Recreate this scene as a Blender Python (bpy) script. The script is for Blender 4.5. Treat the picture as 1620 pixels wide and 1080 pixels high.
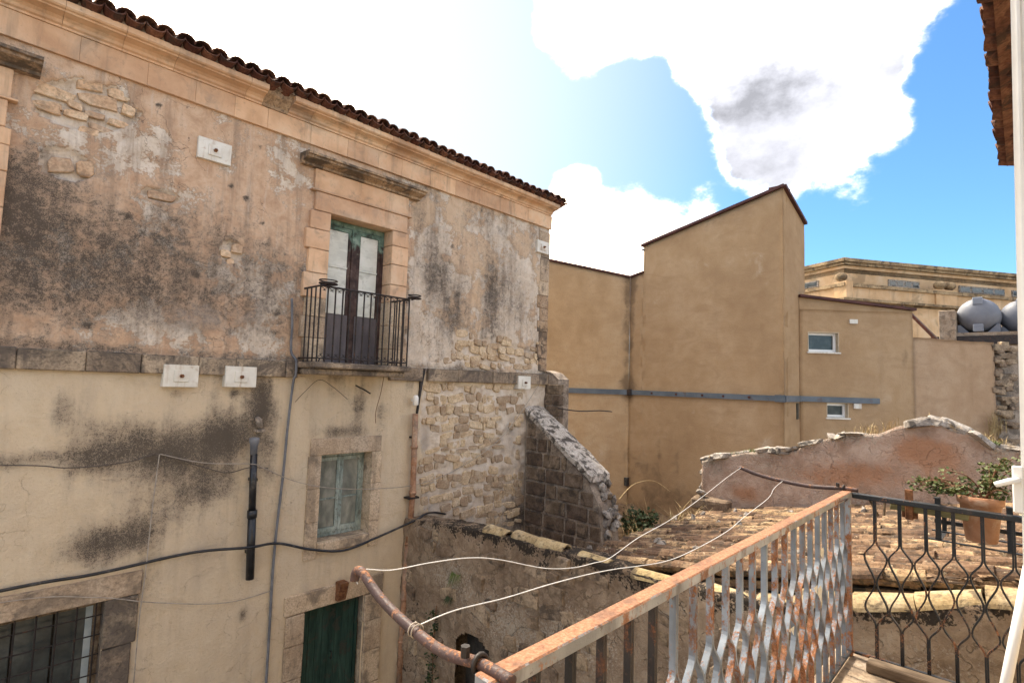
import bpy, bmesh, math, random
import numpy as np
from mathutils import Vector, Matrix, Euler

for o in list(bpy.data.objects): bpy.data.objects.remove(o)
S = bpy.context.scene
COL = S.collection
R = math.radians
random.seed(11)

# ------------------------------------------------------------------ camera
# World: X runs along the street, Y across it towards the old house, Z = 0 is eye level.
GROUND = -5.6
YAW, PITCH, ROLL = R(43.75), R(4.33), R(1.85)
fw = Vector((math.cos(YAW)*math.cos(PITCH), math.sin(YAW)*math.cos(PITCH), math.sin(PITCH)))
r0 = Vector((math.sin(YAW), -math.cos(YAW), 0)); u0 = r0.cross(fw)
cr = r0*math.cos(ROLL) + u0*math.sin(ROLL); cu = -r0*math.sin(ROLL) + u0*math.cos(ROLL)
cam = bpy.data.cameras.new('camera'); camo = bpy.data.objects.new('camera', cam); COL.objects.link(camo)
m = Matrix.Identity(4)
for i in range(3):
    m[i][0] = cr[i]; m[i][1] = cu[i]; m[i][2] = -fw[i]
camo.matrix_world = m
cam.sensor_width = 36; cam.lens = 18.889; cam.clip_start = 0.05; cam.clip_end = 3000
S.camera = camo

# ------------------------------------------------------------------ light
SUN_AZ, SUN_EL = R(84), R(57)          # azimuth counted from +X towards +Y
sl = bpy.data.lights.new('sun', 'SUN'); slo = bpy.data.objects.new('sun', sl); COL.objects.link(slo)
sl.energy = 1.3; sl.angle = R(8); sl.color = (1.0, .88, .72)
sv = Vector((math.cos(SUN_AZ)*math.cos(SUN_EL), math.sin(SUN_AZ)*math.cos(SUN_EL), math.sin(SUN_EL)))
slo.rotation_euler = sv.to_track_quat('Z', 'Y').to_euler()
S.view_settings.view_transform = 'Standard'; S.view_settings.look = 'None'
S.cycles.max_bounces = 5; S.cycles.diffuse_bounces = 3; S.cycles.glossy_bounces = 2; S.cycles.transmission_bounces = 2
S.view_settings.gamma = 1.0; S.view_settings.exposure = 2.48

# ------------------------------------------------------------------ node helper
class NT:
    def __init__(s, nt): s.t = nt; nt.nodes.clear()
    def n(s, typ, ins=None, **kw):
        nd = s.t.nodes.new(typ)
        for k, v in kw.items(): setattr(nd, k, v)
        for k, v in (ins or {}).items(): s.set(nd.inputs[k], v)
        return nd
    def set(s, inp, v):
        if isinstance(v, bpy.types.NodeSocket): s.t.links.new(v, inp)
        elif isinstance(v, (tuple, list)) and len(v) == 3 and inp.type == 'RGBA': inp.default_value = (*v, 1)
        else: inp.default_value = v
    def m(s, op, a, b=0.0, c=None, clamp=False):
        nd = s.t.nodes.new('ShaderNodeMath'); nd.operation = op; nd.use_clamp = clamp
        s.set(nd.inputs[0], a); s.set(nd.inputs[1], b)
        if c is not None: s.set(nd.inputs[2], c)
        return nd.outputs[0]
    def mix(s, f, a, b, mode='MIX'):
        nd = s.t.nodes.new('ShaderNodeMix'); nd.data_type = 'RGBA'; nd.blend_type = mode
        s.set(nd.inputs[0], f); s.set(nd.inputs[6], a); s.set(nd.inputs[7], b)
        return nd.outputs[2]
    def noise(s, vec, scale, detail=5, rough=.55, dist=0.0):
        nd = s.n('ShaderNodeTexNoise', {'Scale': scale, 'Detail': detail, 'Roughness': rough, 'Distortion': dist})
        s.set(nd.inputs['Vector'], vec); return s.m('MULTIPLY_ADD', nd.outputs[0], 1.7, -.35)
    def map(s, vec, scale=(1,1,1), loc=(0,0,0)):
        nd = s.n('ShaderNodeMapping'); s.set(nd.inputs[0], vec); nd.inputs['Scale'].default_value = scale; nd.inputs['Location'].default_value = loc
        return nd.outputs[0]
    def ss(s, x, a, b, lo=0.0, hi=1.0):
        nd = s.n('ShaderNodeMapRange', interpolation_type='SMOOTHSTEP')
        for k, v in zip(('Value','From Min','From Max','To Min','To Max'), (x,a,b,lo,hi)): s.set(nd.inputs[k], v)
        return nd.outputs[0]
    def ramp(s, f, stops):
        nd = s.t.nodes.new('ShaderNodeValToRGB'); e = nd.color_ramp.elements
        while len(e) < len(stops): e.new(.5)
        for el, (p, c) in zip(e, stops): el.position = p; el.color = (*c, 1)
        s.set(nd.inputs[0], f); return nd.outputs[0]
    def pos(s): return s.t.nodes.new('ShaderNodeNewGeometry').outputs['Position']
    def nz(s):
        g = s.t.nodes.new('ShaderNodeNewGeometry'); x = s.n('ShaderNodeSeparateXYZ'); s.set(x.inputs[0], g.outputs['Normal']); return x.outputs[2]
    def rnd(s): return s.t.nodes.new('ShaderNodeObjectInfo').outputs['Random']
    def out(s, col, rough=.85, bump=None, bstr=.3, bdist=.02, metal=0.0, spec=.3, extra=None):
        b = s.n('ShaderNodeBsdfPrincipled'); s.set(b.inputs['Base Color'], col); s.set(b.inputs['Roughness'], rough); s.set(b.inputs['Metallic'], metal)
        b.inputs['Specular IOR Level'].default_value = spec
        for k, v in (extra or {}).items(): s.set(b.inputs[k], v)
        if bump is not None:
            bn = s.n('ShaderNodeBump', {'Strength': bstr, 'Distance': bdist}); s.set(bn.inputs['Height'], bump); s.t.links.new(bn.outputs[0], b.inputs['Normal'])
        o = s.n('ShaderNodeOutputMaterial'); s.t.links.new(b.outputs[0], o.inputs[0]); return b

# ------------------------------------------------------------------ sky: Nishita with broken white cloud
W = bpy.data.worlds.new('World'); S.world = W; W.use_nodes = True
w = NT(W.node_tree)
SKY = 0.05
sky = w.n('ShaderNodeTexSky', sky_type='NISHITA'); sky.sun_disc = False
sky.sun_elevation = SUN_EL; sky.sun_rotation = math.pi/2 - SUN_AZ
sky.air_density = 1.0; sky.dust_density = .8; sky.ozone_density = 1.6; sky.altitude = 200
dirv = w.n('ShaderNodeTexCoord').outputs['Generated']
def blob(c, rin, rout):
    c = Vector(c).normalized(); d = w.n('ShaderNodeVectorMath', operation='DOT_PRODUCT'); w.set(d.inputs[0], dirv); d.inputs[1].default_value = c
    return w.ss(d.outputs['Value'], math.cos(R(rout)), math.cos(R(rin)))
dsc = w.map(dirv, (1, 1, 1.5))
n1 = w.noise(dsc, 3.2, 4, .60)
n2 = w.noise(w.map(dirv, (1, 1, 1.5), (.03, .09, .09)), 3.2, 2, .55)
n3 = w.noise(dsc, 12.0, 5, .66)
def dpx(x, y): return fw + cr*((x-810)/850) - cu*((y-540)/850)
pos_b = [(blob(dpx(1310, 60), 6, 17), .44), (blob(dpx(1130, 10), 3, 8), .30), (blob(dpx(1285, 215), 3, 9), .36), (blob(dpx(1130, 190), 1, 4), .12), (blob(dpx(930, 30), 3, 8), .95),
         (blob(dpx(300, 0), 6, 24), .40), (blob(dpx(950, 350), 3, 8.5), .62), (blob(dpx(1085, 335), 1, 4.5), .26), (blob(dpx(900, 275), .5, 4), .42), (blob(dpx(1355, 332), .2, 2.6), .26), (blob(dpx(1560, 432), 1, 5), .22), (blob(dpx(1430, 195), .3, 3), .20)]
neg_b = [(blob(dpx(790, 170), 5, 16), .85), (blob(dpx(1040, 240), 2, 8.5), .52), (blob(dpx(1570, 300), 7, 15), .58), (blob(dpx(1010, 100), .4, 4.5), .40), (blob(dpx(1670, 60), 3, 10), .55), (blob(dpx(1230, 350), 2, 8), .34), (blob(dpx(1110, 150), .3, 3.2), .15)]
dens = w.m('ADD', w.m('ADD', w.m('MULTIPLY', n1, .55), w.m('MULTIPLY', n3, .42)), .125)
for b_, a_ in pos_b: dens = w.m('ADD', dens, w.m('MULTIPLY', b_, a_))
for b_, a_ in neg_b: dens = w.m('SUBTRACT', dens, w.m('MULTIPLY', b_, a_))
cmask = w.m('POWER', w.ss(dens, .46, .88), 2.4)
thick = w.ss(dens, .62, .86)
lit = w.m('ADD', w.m('SUBTRACT', n1, n2), w.m('MULTIPLY', w.m('SUBTRACT', n3, .5), .35))
under = w.m('MAXIMUM', w.m('MAXIMUM', w.m('MULTIPLY', blob(dpx(1110, 265), 0, 9), .9), w.m('MULTIPLY', blob(dpx(1250, 240), 0, 13), .92)), w.m('MULTIPLY', blob(dpx(1420, 160), 0, 12), .85))
grey = w.m('MULTIPLY', w.m('ADD', w.ss(lit, .0, .6, 0, .35), w.m('MULTIPLY', under, w.ss(w.m('ADD', w.m('MULTIPLY', n1, .75), w.m('MULTIPLY', n3, .25)), .05, .95, .45, 1.0))), thick, clamp=True)
glow = blob((sv[0], sv[1], sv[2]), 0, 62)
cbright = w.mix(glow, (1.60/SKY, 1.32/SKY, .97/SKY), (2.6/SKY, 2.25/SKY, 1.8/SKY))
gm = w.m("POWER", .045, w.m("MINIMUM", grey, .80))
ccol = w.n('ShaderNodeVectorMath', operation='SCALE'); w.set(ccol.inputs[0], w.mix(w.ss(grey, .1, .6), cbright, (1.12/SKY, 1.13/SKY, 1.24/SKY))); w.set(ccol.inputs['Scale'], gm); ccol = ccol.outputs[0]
veil = w.m('MULTIPLY', blob(dpx(150, 100), 2, 64), .95)
skyc = w.mix(1.0, sky.outputs[0], (.48, .75, .93), 'MULTIPLY')
skyc = w.mix(veil, skyc, (.205/SKY, .220/SKY, .222/SKY))
wc = w.mix(cmask, skyc, ccol)
bg = w.n('ShaderNodeBackground', {'Strength': SKY}); w.set(bg.inputs[0], wc)
W.cycles.sampling_method = 'MANUAL'; W.cycles.sample_map_resolution = 256
wo = w.n('ShaderNodeOutputWorld'); w.t.links.new(bg.outputs[0], wo.inputs[0])

# ------------------------------------------------------------------ object helpers
def wloc(p):
    v = Vector((0,0,0))
    while p is not None: v += p.location; p = p.parent
    return v
def mesh(name, V, Fs, mat=None, smooth=False):
    me = bpy.data.meshes.new(name); me.from_pydata([tuple(v) for v in V], [], [tuple(f) for f in Fs]); me.update()
    if mat: me.materials.append(mat)
    if smooth: me.polygons.foreach_set('use_smooth', [True]*len(me.polygons))
    return me
def link(name, me, parent=None, loc=None, rot=(0,0,0), scale=(1,1,1)):
    """loc None: the mesh is in world coordinates and is shifted to its parent."""
    o = bpy.data.objects.new(name, me); COL.objects.link(o)
    if parent is not None:
        o.parent = parent; base = wloc(parent)
        if loc is None: o.location = -base
        else: o.location = Vector(loc) - base
    elif loc is not None: o.location = loc
    o.rotation_euler = rot; o.scale = scale
    return o
def tag(o, label, cat, group=None):
    o['label'] = label; o['category'] = cat
    if group: o['group'] = group
    return o
def thing(name, label, cat, loc=(0,0,0), group=None):
    o = bpy.data.objects.new(name, None); COL.objects.link(o); o.location = loc; o.empty_display_size = .2
    return tag(o, label, cat, group)
def kind(o, k): o['kind'] = k; return o

class MB:
    def __init__(s): s.v = []; s.f = []
    def add(s, V, Fs):
        b = len(s.v); s.v += [tuple(p) for p in V]; s.f += [tuple(i+b for i in f) for f in Fs]; return s
    def box(s, x0, x1, y0, y1, z0, z1):
        V = [(x,y,z) for z in (z0,z1) for y in (y0,y1) for x in (x0,x1)]
        return s.add(V, [(0,2,3,1),(4,5,7,6),(0,1,5,4),(2,6,7,3),(0,4,6,2),(1,3,7,5)])
    def cbox(s, x0, x1, y0, y1, z0, z1, b=.01, jit=0.0):
        """box with chamfered edges"""
        lo = (x0,y0,z0); hi = (x1,y1,z1); V = []; idx = {}
        for sx in (0,1):
            for sy in (0,1):
                for sz in (0,1):
                    c = [hi[k] if q else lo[k] for k, q in enumerate((sx,sy,sz))]
                    j = [random.uniform(-jit, jit) for _ in range(3)]
                    for ax in range(3):
                        p = [c[k] + j[k] + (0 if k == ax else (-b if (sx,sy,sz)[k] else b)) for k in range(3)]
                        idx[(sx,sy,sz,ax)] = len(V); V.append(p)
        I = idx; Fs = []
        for ax in range(3):
            for q in (0,1):
                ring = []
                for a, b2 in ((0,0),(1,0),(1,1),(0,1)):
                    k = [0,0,0]; k[ax] = q; k[(ax+1)%3] = a; k[(ax+2)%3] = b2; ring.append(I[(*k, ax)])
                Fs.append(ring if q else ring[::-1])
        for ax in range(3):
            a1, a2 = (ax+1)%3, (ax+2)%3
            for p in (0,1):
                for q in (0,1):
                    k0 = [0,0,0]; k0[a1] = p; k0[a2] = q; k1 = list(k0); k1[ax] = 1
                    f = [I[(*k0,a1)], I[(*k1,a1)], I[(*k1,a2)], I[(*k0,a2)]]
                    Fs.append(f if p == q else f[::-1])
        for sx in (0,1):
            for sy in (0,1):
                for sz in (0,1):
                    f = [I[(sx,sy,sz,0)], I[(sx,sy,sz,1)], I[(sx,sy,sz,2)]]
                    Fs.append(f if (sx+sy+sz) % 2 else f[::-1])
        return s.add(V, Fs)
    def prism(s, poly, axis, a0, a1):
        """poly: list of 2-D points extruded along an axis ('x': (y,z), 'y': (x,z), 'z': (x,y))"""
        n = len(poly)
        def P(p, a): return (a, p[0], p[1]) if axis == 'x' else ((p[0], a, p[1]) if axis == 'y' else (p[0], p[1], a))
        V = [P(p, a0) for p in poly] + [P(p, a1) for p in poly]
        Fs = [tuple(range(n))[::-1], tuple(range(n, 2*n))] + [(i, (i+1)%n, n+(i+1)%n, n+i) for i in range(n)]
        return s.add(V, Fs)
    def tube(s, pts, r, seg=8, cap=True, smooth=0):
        pts = [Vector(p) for p in pts]
        if smooth: pts = catmull(pts, smooth)
        rs = r if isinstance(r, (list, tuple)) else [r]*len(pts)
        if len(rs) != len(pts):
            rs = [rs[0] + (rs[-1]-rs[0])*i/(len(pts)-1) for i in range(len(pts))]
        V = []; Fs = []; up = Vector((0,0,1)); prev = None
        for i, p in enumerate(pts):
            t = (pts[min(i+1, len(pts)-1)] - pts[max(i-1, 0)])
            if t.length < 1e-9: t = Vector((0,0,1))
            t.normalize()
            if prev is None:
                a = t.cross(up)
                if a.length < .1: a = t.cross(Vector((1,0,0)))
            else: a = prev - t*prev.dot(t)
            a.normalize(); prev = a; b = t.cross(a)
            for k in range(seg):
                an = 2*math.pi*k/seg; V.append(p + (a*math.cos(an) + b*math.sin(an))*rs[i])
        for i in range(len(pts)-1):
            for k in range(seg):
                Fs.append((i*seg+k, i*seg+(k+1)%seg, (i+1)*seg+(k+1)%seg, (i+1)*seg+k))
        if cap: Fs += [tuple(range(seg))[::-1], tuple(range((len(pts)-1)*seg, len(pts)*seg))]
        return s.add(V, Fs)
    def lathe(s, prof, c=(0,0,0), seg=16, axis='z'):
        V = []; Fs = []
        for (r_, h) in prof:
            for k in range(seg):
                a = 2*math.pi*k/seg; x, y = r_*math.cos(a), r_*math.sin(a)
                p = {'z': (x,y,h), 'y': (x,h,y), 'x': (h,x,y)}[axis]; V.append((p[0]+c[0], p[1]+c[1], p[2]+c[2]))
        for i in range(len(prof)-1):
            for k in range(seg): Fs.append((i*seg+k, i*seg+(k+1)%seg, (i+1)*seg+(k+1)%seg, (i+1)*seg+k))
        Fs += [tuple(range(seg))[::-1], tuple(range((len(prof)-1)*seg, len(prof)*seg))]
        return s.add(V, Fs)
    def sweep(s, pts, wdir, hw, ht):
        """flat bar: section hw along wdir, ht across it within the plane of the path"""
        pts = [Vector(p) for p in pts]; wd = Vector(wdir).normalized(); V = []; Fs = []
        for i, p in enumerate(pts):
            t = (pts[min(i+1,len(pts)-1)] - pts[max(i-1,0)]).normalized(); a = t.cross(wd).normalized()
            for su, sv_ in ((-1,-1),(1,-1),(1,1),(-1,1)): V.append(p + wd*hw*su + a*ht*sv_)
        for i in range(len(pts)-1):
            for k in range(4): Fs.append((i*4+k, i*4+(k+1)%4, i*4+4+(k+1)%4, i*4+4+k))
        Fs += [(3,2,1,0), tuple(len(V)-4+k for k in range(4))]
        return s.add(V, Fs)
    def me(s, name, mat, smooth=False): return mesh(name, s.v, s.f, mat, smooth)
    def part(s, name, mat, parent=None, smooth=False): return link(name, s.me(name, mat, smooth), parent)
def catmull(p, n):
    out = []
    for i in range(len(p)-1):
        a, b, c, d = p[max(i-1,0)], p[i], p[i+1], p[min(i+2,len(p)-1)]
        for k in range(n):
            t = k/n; out.append(.5*((2*b) + (c-a)*t + (2*a-5*b+4*c-d)*t*t + (3*b-3*c+d-a)*t**3))
    out.append(p[-1]); return out

# value noise for relief and weathering masks
def vnoise(x, y, seed):
    ix = np.floor(x); iy = np.floor(y); fx = x-ix; fy = y-iy
    def h(a, b):
        q = np.sin(a*127.1 + b*311.7 + seed*74.7)*43758.5453; return q - np.floor(q)
    ux = fx*fx*(3-2*fx); uy = fy*fy*(3-2*fy)
    return (h(ix,iy)*(1-ux) + h(ix+1,iy)*ux)*(1-uy) + (h(ix,iy+1)*(1-ux) + h(ix+1,iy+1)*ux)*uy
def fbm(x, y, seed, octv=5, gain=.55):
    t = 0; a = 1; n = 0
    for k in range(octv):
        t = t + a*vnoise(x*2**k, y*2**k, seed+k*13); n += a; a *= gain
    return t/n
def sstep(x, a, b):
    t = np.clip((x-a)/(b-a), 0, 1); return t*t*(3-2*t)
def breaks(lims, step):
    out = [lims[0]]
    for a, b in zip(lims[:-1], lims[1:]):
        k = max(1, int(round((b-a)/step))); out += [a + (b-a)*i/k for i in range(1, k+1)]
    return np.array(out)
def grid_wall(name, us, ts, place, nrm, disp, masks, mat, parent, zb, ztop=None, holes=(), back=.4):
    """a wall with relief: place(u, z) -> point of the face, nrm = outward normal; ztop(u) gives an uneven top. Thick body behind."""
    U, T = np.meshgrid(us, ts, indexing='ij')
    Z = T if ztop is None else zb + (ztop(U)-zb)*T
    D = disp(U, Z); M = masks(U, Z); X, Y = place(U)
    P = np.stack([X + nrm[0]*D, Y + nrm[1]*D, Z], -1)
    nu, nv = U.shape; ids = -np.ones((nu, nv), int); cells = []
    for i in range(nu-1):
        uc = (us[i]+us[i+1])/2
        for j in range(nv-1):
            zc = (Z[i,j]+Z[i,j+1]+Z[i+1,j]+Z[i+1,j+1])/4
            if any(h[0] < uc < h[1] and h[2] < zc < (h[3](uc) if callable(h[3]) else h[3]) for h in holes): continue
            cells.append((i,j))
    V = []; att = []
    def vid(i, j):
        if ids[i,j] < 0:
            ids[i,j] = len(V); V.append(P[i,j]); att.append(M[i,j])
        return int(ids[i,j])
    Fs = []
    dn = (place(us[1:2])[0][0]-place(us[0:1])[0][0], place(us[1:2])[1][0]-place(us[0:1])[1][0])
    flip = (dn[1]*nrm[0] - dn[0]*nrm[1]) < 0    # (du x z) . n  < 0
    for i, j in cells:
        f = (vid(i,j), vid(i+1,j), vid(i+1,j+1), vid(i,j+1)); Fs.append(f[::-1] if flip else f)
    # body: back, top and end faces
    bt = []; bb = []
    for i in range(nu):
        bx, by = float(X[i,0]-nrm[0]*back), float(Y[i,0]-nrm[1]*back)
        bt.append(len(V)); V.append((bx, by, float(Z[i,-1]))); att.append(M[i,-1])
        bb.append(len(V)); V.append((bx, by, float(Z[i,0]))); att.append(M[i,0])
    for i in range(nu-1):
        Fs.append((bt[i], bt[i+1], vid(i+1,nv-1), vid(i,nv-1))); Fs.append((bb[i], bb[i+1], bt[i+1], bt[i]))
    for i in (0, nu-1):
        col = [vid(i,j) for j in range(nv)]; Fs.append(tuple(col + [bt[i], bb[i]]))
    me = mesh(name, V, Fs, mat, True)
    at = me.color_attributes.new('mask', 'FLOAT_COLOR', 'POINT'); at.data.foreach_set('color', np.array(att, float).ravel())
    return link(name, me, parent)
# ------------------------------------------------------------------ materials
def newmat(name):
    mt = bpy.data.materials.new(name); mt.use_nodes = True; return mt, NT(mt.node_tree)
def surf(name, cols, scale=3.0, rough=.85, bump=.35, bscale=35, bdist=.01, grime=None, streak=None, rnd=.0, metal=0.0, spec=.25, mapping=(1,1,1), up=None, dist=.3):
    """weathered surface: noise ramp, optional grime patches, vertical streaks, per-object tone, growth on upward faces"""
    mt, t = newmat(name); p = t.map(t.pos(), mapping)
    n = t.noise(p, scale, 5, .6, dist); c = t.ramp(n, cols)
    fine = t.noise(p, bscale, 4, .6)
    c = t.mix(t.ss(fine, .3, .75, 0, .35), c, (0.16, .12, .09), 'MULTIPLY') if bump > .3 else c
    if rnd:
        rv = t.ss(t.rnd(), 0, 1, 1-rnd, 1+rnd); hs = t.n('ShaderNodeHueSaturation', {'Hue': t.m('ADD', .5, t.m('MULTIPLY', t.m('SUBTRACT', t.rnd(), .5), rnd*.05)), 'Value': rv}); t.set(hs.inputs['Color'], c); c = hs.outputs[0]
    if streak:
        sc, a, b, colr, amt = streak
        s_ = t.noise(t.map(t.pos(), (sc, sc, sc*.12)), 1, 4, .65, .2); c = t.mix(t.ss(s_, a, b, 0, amt), c, colr)
    if grime:
        for sc, a, b, colr, amt in grime:
            g = t.noise(t.map(t.pos(), (1,1,1), (sc*3.1, 2.7, 1.3)), sc, 6, .66, .5); c = t.mix(t.ss(g, a, b, 0, amt), c, colr)
    if up:
        a, b, colr, amt = up
        u = t.m('MULTIPLY', t.ss(t.nz(), a, b), t.ss(t.noise(t.pos(), 9, 4, .65), .35, .6, 0, amt)); c = t.mix(u, c, colr)
    h = t.m('ADD', t.m('MULTIPLY', n, .6), t.m('MULTIPLY', fine, .5))
    t.out(c, rough, h, bump, bdist, metal, spec); return mt

def facade_mat():
    mt, t = newmat('old_plaster'); p = t.pos()
    a = t.n('ShaderNodeAttribute', attribute_name='mask'); sp = t.n('ShaderNodeSeparateColor'); t.set(sp.inputs[0], a.outputs['Color'])
    mold_and_holes, peel, warm = sp.outputs[0], sp.outputs[1], sp.outputs[2]; alpha = a.outputs['Alpha']
    big = t.noise(p, .9, 5, .6, .6); mid = t.noise(p, 4.5, 6, .66, .4); fine = t.noise(p, 26, 5, .68); vfine = t.noise(p, 95, 3, .6)
    drip = t.noise(t.map(p, (5.5, 5.5, .5)), 1, 5, .66, .25)
    up = t.ramp(mid, [(.15, (.45,.285,.18)), (.5, (.60,.42,.285)), (.85, (.68,.525,.39))])
    lo = t.mix(t.ss(mid, .2, .85, 0, .55), t.ramp(big, [(.15, (.52,.405,.265)), (.45, (.635,.515,.36)), (.65, (.60,.48,.335)), (.85, (.57,.485,.36))]), (.67,.565,.42))
    lo = t.mix(t.ss(t.noise(t.map(p, (1.6,1.6,.5), (3,1,7)), 1, 5, .65, .6), .52, .95, 0, .5), lo, (.42,.345,.265))
    pl = t.mix(warm, lo, up)
    pale = t.ramp(mid, [(.15, (.47,.375,.28)), (.5, (.66,.565,.455)), (.85, (.76,.69,.60))])
    e = t.m('ADD', peel, t.m('MULTIPLY', t.m('SUBTRACT', fine, .5), .40)); e = t.m('ADD', e, t.m('MULTIPLY', t.m('SUBTRACT', mid, .5), .6))
    pk = t.ss(e, .44, .56)
    c = t.mix(pk, pl, pale)
    edge = t.m('MULTIPLY', t.ss(e, .38, .46), t.ss(e, .46, .54, 1, 0)); c = t.mix(t.m('MULTIPLY', edge, t.ss(warm, 0, .6, 0, .35)), c, (.22,.155,.105))
    # drips
    c = t.mix(t.m('MULTIPLY', t.ss(drip, .45, .85), t.ss(warm, .0, 1, .14, .55)), c, (.25,.18,.13))
    c = t.mix(t.m('MULTIPLY', t.ss(t.noise(t.map(p, (7,7,.7), (4,2,9)), 1, 5, .7), .58, .82), t.ss(warm, .2, 1, 0, .5)), c, (.62,.53,.43))
    # black mould and painted hole spots: broad film plus speckle
    mm = t.m('ADD', mold_and_holes, t.m('MULTIPLY', t.m('SUBTRACT', mid, .5), .62)); mm = t.m('ADD', mm, t.m('MULTIPLY', t.m('SUBTRACT', drip, .5), .30))
    blot = t.noise(p, 7.5, 5, .7, 1.0); mm = t.m('ADD', mm, t.m('MULTIPLY', t.m('MULTIPLY', t.m('SUBTRACT', blot, .5), .75), t.ss(warm, .1, .8)))
    film = t.ss(t.m('ADD', mm, t.m('MULTIPLY', t.m('SUBTRACT', fine, .5), .22)), .16, .95, 0, .74)
    mm = t.m('ADD', mm, t.m('MULTIPLY', t.m('SUBTRACT', fine, .5), .7))
    sp2 = t.m('MULTIPLY', t.ss(t.m('ADD', mm, t.m('MULTIPLY', t.m('SUBTRACT', vfine, .5), 1.2)), .62, 1.15), .78)
    c = t.mix(film, c, (.19,.15,.115)); c = t.mix(sp2, c, (.05,.043,.037))
    # grey stain (alpha)
    c = t.mix(t.m('MULTIPLY', t.ss(t.m('ADD', alpha, t.m('MULTIPLY', t.m('SUBTRACT', mid, .5), .6)), .30, .75), .7), c, (.37,.315,.265))
    # fine dirt and pits
    c = t.mix(t.ss(fine, .66, .9, 0, .5), c, (.25,.185,.13)); c = t.mix(t.ss(vfine, .72, .9, 0, .4), c, (.15,.11,.08))
    # hairline cracks
    v = t.n('ShaderNodeTexVoronoi', {'Scale': 1.6}, feature='DISTANCE_TO_EDGE'); wv = t.n('ShaderNodeVectorMath', operation='ADD'); t.set(wv.inputs[0], p)
    nn = t.n('ShaderNodeTexNoise', {'Scale': 2.2, 'Detail': 6.0}); t.set(nn.inputs['Vector'], p); t.set(wv.inputs[1], nn.outputs['Color']); t.set(v.inputs['Vector'], wv.outputs[0])
    ck = t.m('MULTIPLY', t.ss(v.outputs['Distance'], .0, .008, 1, 0), t.ss(big, .48, .6))
    c = t.mix(t.m('MULTIPLY', ck, t.ss(warm, 0, 1, .25, .7)), c, (.10,.07,.05))
    h = t.m('ADD', t.m('MULTIPLY', mid, .5), t.m('MULTIPLY', fine, .45)); h = t.m('SUBTRACT', h, t.m('MULTIPLY', pk, .45)); h = t.m('ADD', h, t.m('MULTIPLY', vfine, .12)); h = t.m('SUBTRACT', h, t.m('MULTIPLY', ck, .5))
    st = t.ss(warm, 0, 1, .22, .75)
    b = t.out(c, .92, h, .6, .03, spec=.15); return mt
def rough_wall_mat(name, cols, moldc=(.035,.03,.026), pale=(.46,.40,.32), rust=(.42,.22,.11), crack=.6):
    """old rubble-and-plaster wall: mask R = black lichen, G = pale lime, B = red earth stain"""
    mt, t = newmat(name); p = t.pos()
    a = t.n('ShaderNodeAttribute', attribute_name='mask'); sp = t.n('ShaderNodeSeparateColor'); t.set(sp.inputs[0], a.outputs['Color'])
    big = t.noise(p, 1.3, 5, .65, .7); mid = t.noise(p, 6, 6, .68, .5); fine = t.noise(p, 32, 5, .68); vf = t.noise(p, 110, 2, .6)
    c = t.ramp(t.m('ADD', t.m('MULTIPLY', big, .5), t.m('MULTIPLY', mid, .5)), cols)
    c = t.mix(t.ss(t.noise(t.map(p, (1,1,.6), (7,3,5)), .9, 5, .65, .8), .48, .9, 0, .62), c, tuple(.55*q for q in cols[0][1]))
    c = t.mix(t.ss(t.m('ADD', sp.outputs[2], t.m('MULTIPLY', t.m('SUBTRACT', mid, .5), .9)), .3, .85, 0, .8), c, rust)
    c = t.mix(t.ss(t.m('ADD', sp.outputs[1], t.m('MULTIPLY', t.m('SUBTRACT', fine, .5), 1.2)), .35, .6, 0, .85), c, pale)
    v = t.n('ShaderNodeTexVoronoi', {'Scale': 3.4}, feature='DISTANCE_TO_EDGE'); wv = t.n('ShaderNodeVectorMath', operation='ADD'); t.set(wv.inputs[0], p)
    nn = t.n('ShaderNodeTexNoise', {'Scale': 5.0, 'Detail': 5.0}); t.set(nn.inputs['Vector'], p)
    nsc = t.n('ShaderNodeVectorMath', operation='SCALE'); t.set(nsc.inputs[0], nn.outputs['Color']); nsc.inputs['Scale'].default_value = .45
    t.set(wv.inputs[1], nsc.outputs[0]); t.set(v.inputs['Vector'], wv.outputs[0])
    ck = t.m('MULTIPLY', t.ss(v.outputs['Distance'], .0, .045, 1, 0), t.ss(mid, .42, .62))
    c = t.mix(t.m('MULTIPLY', ck, crack), c, (.10,.075,.05))
    c = t.mix(t.ss(fine, .62, .95, 0, .5), c, (.16,.115,.08)); c = t.mix(t.ss(vf, .72, .95, 0, .35), c, (.14,.10,.07))
    mo = t.m('ADD', sp.outputs[0], t.m('ADD', t.m('MULTIPLY', t.m('SUBTRACT', mid, .5), 1.1), t.m('MULTIPLY', t.m('SUBTRACT', fine, .5), 1.0)))
    c = t.mix(t.ss(mo, .46, .62, 0, .95), c, moldc)
    h = t.m('ADD', t.m('MULTIPLY', mid, .6), t.m('MULTIPLY', fine, .5)); h = t.m('SUBTRACT', h, t.m('MULTIPLY', ck, .5))
    t.out(c, .95, h, .8, .04, spec=.1); return mt

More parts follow.
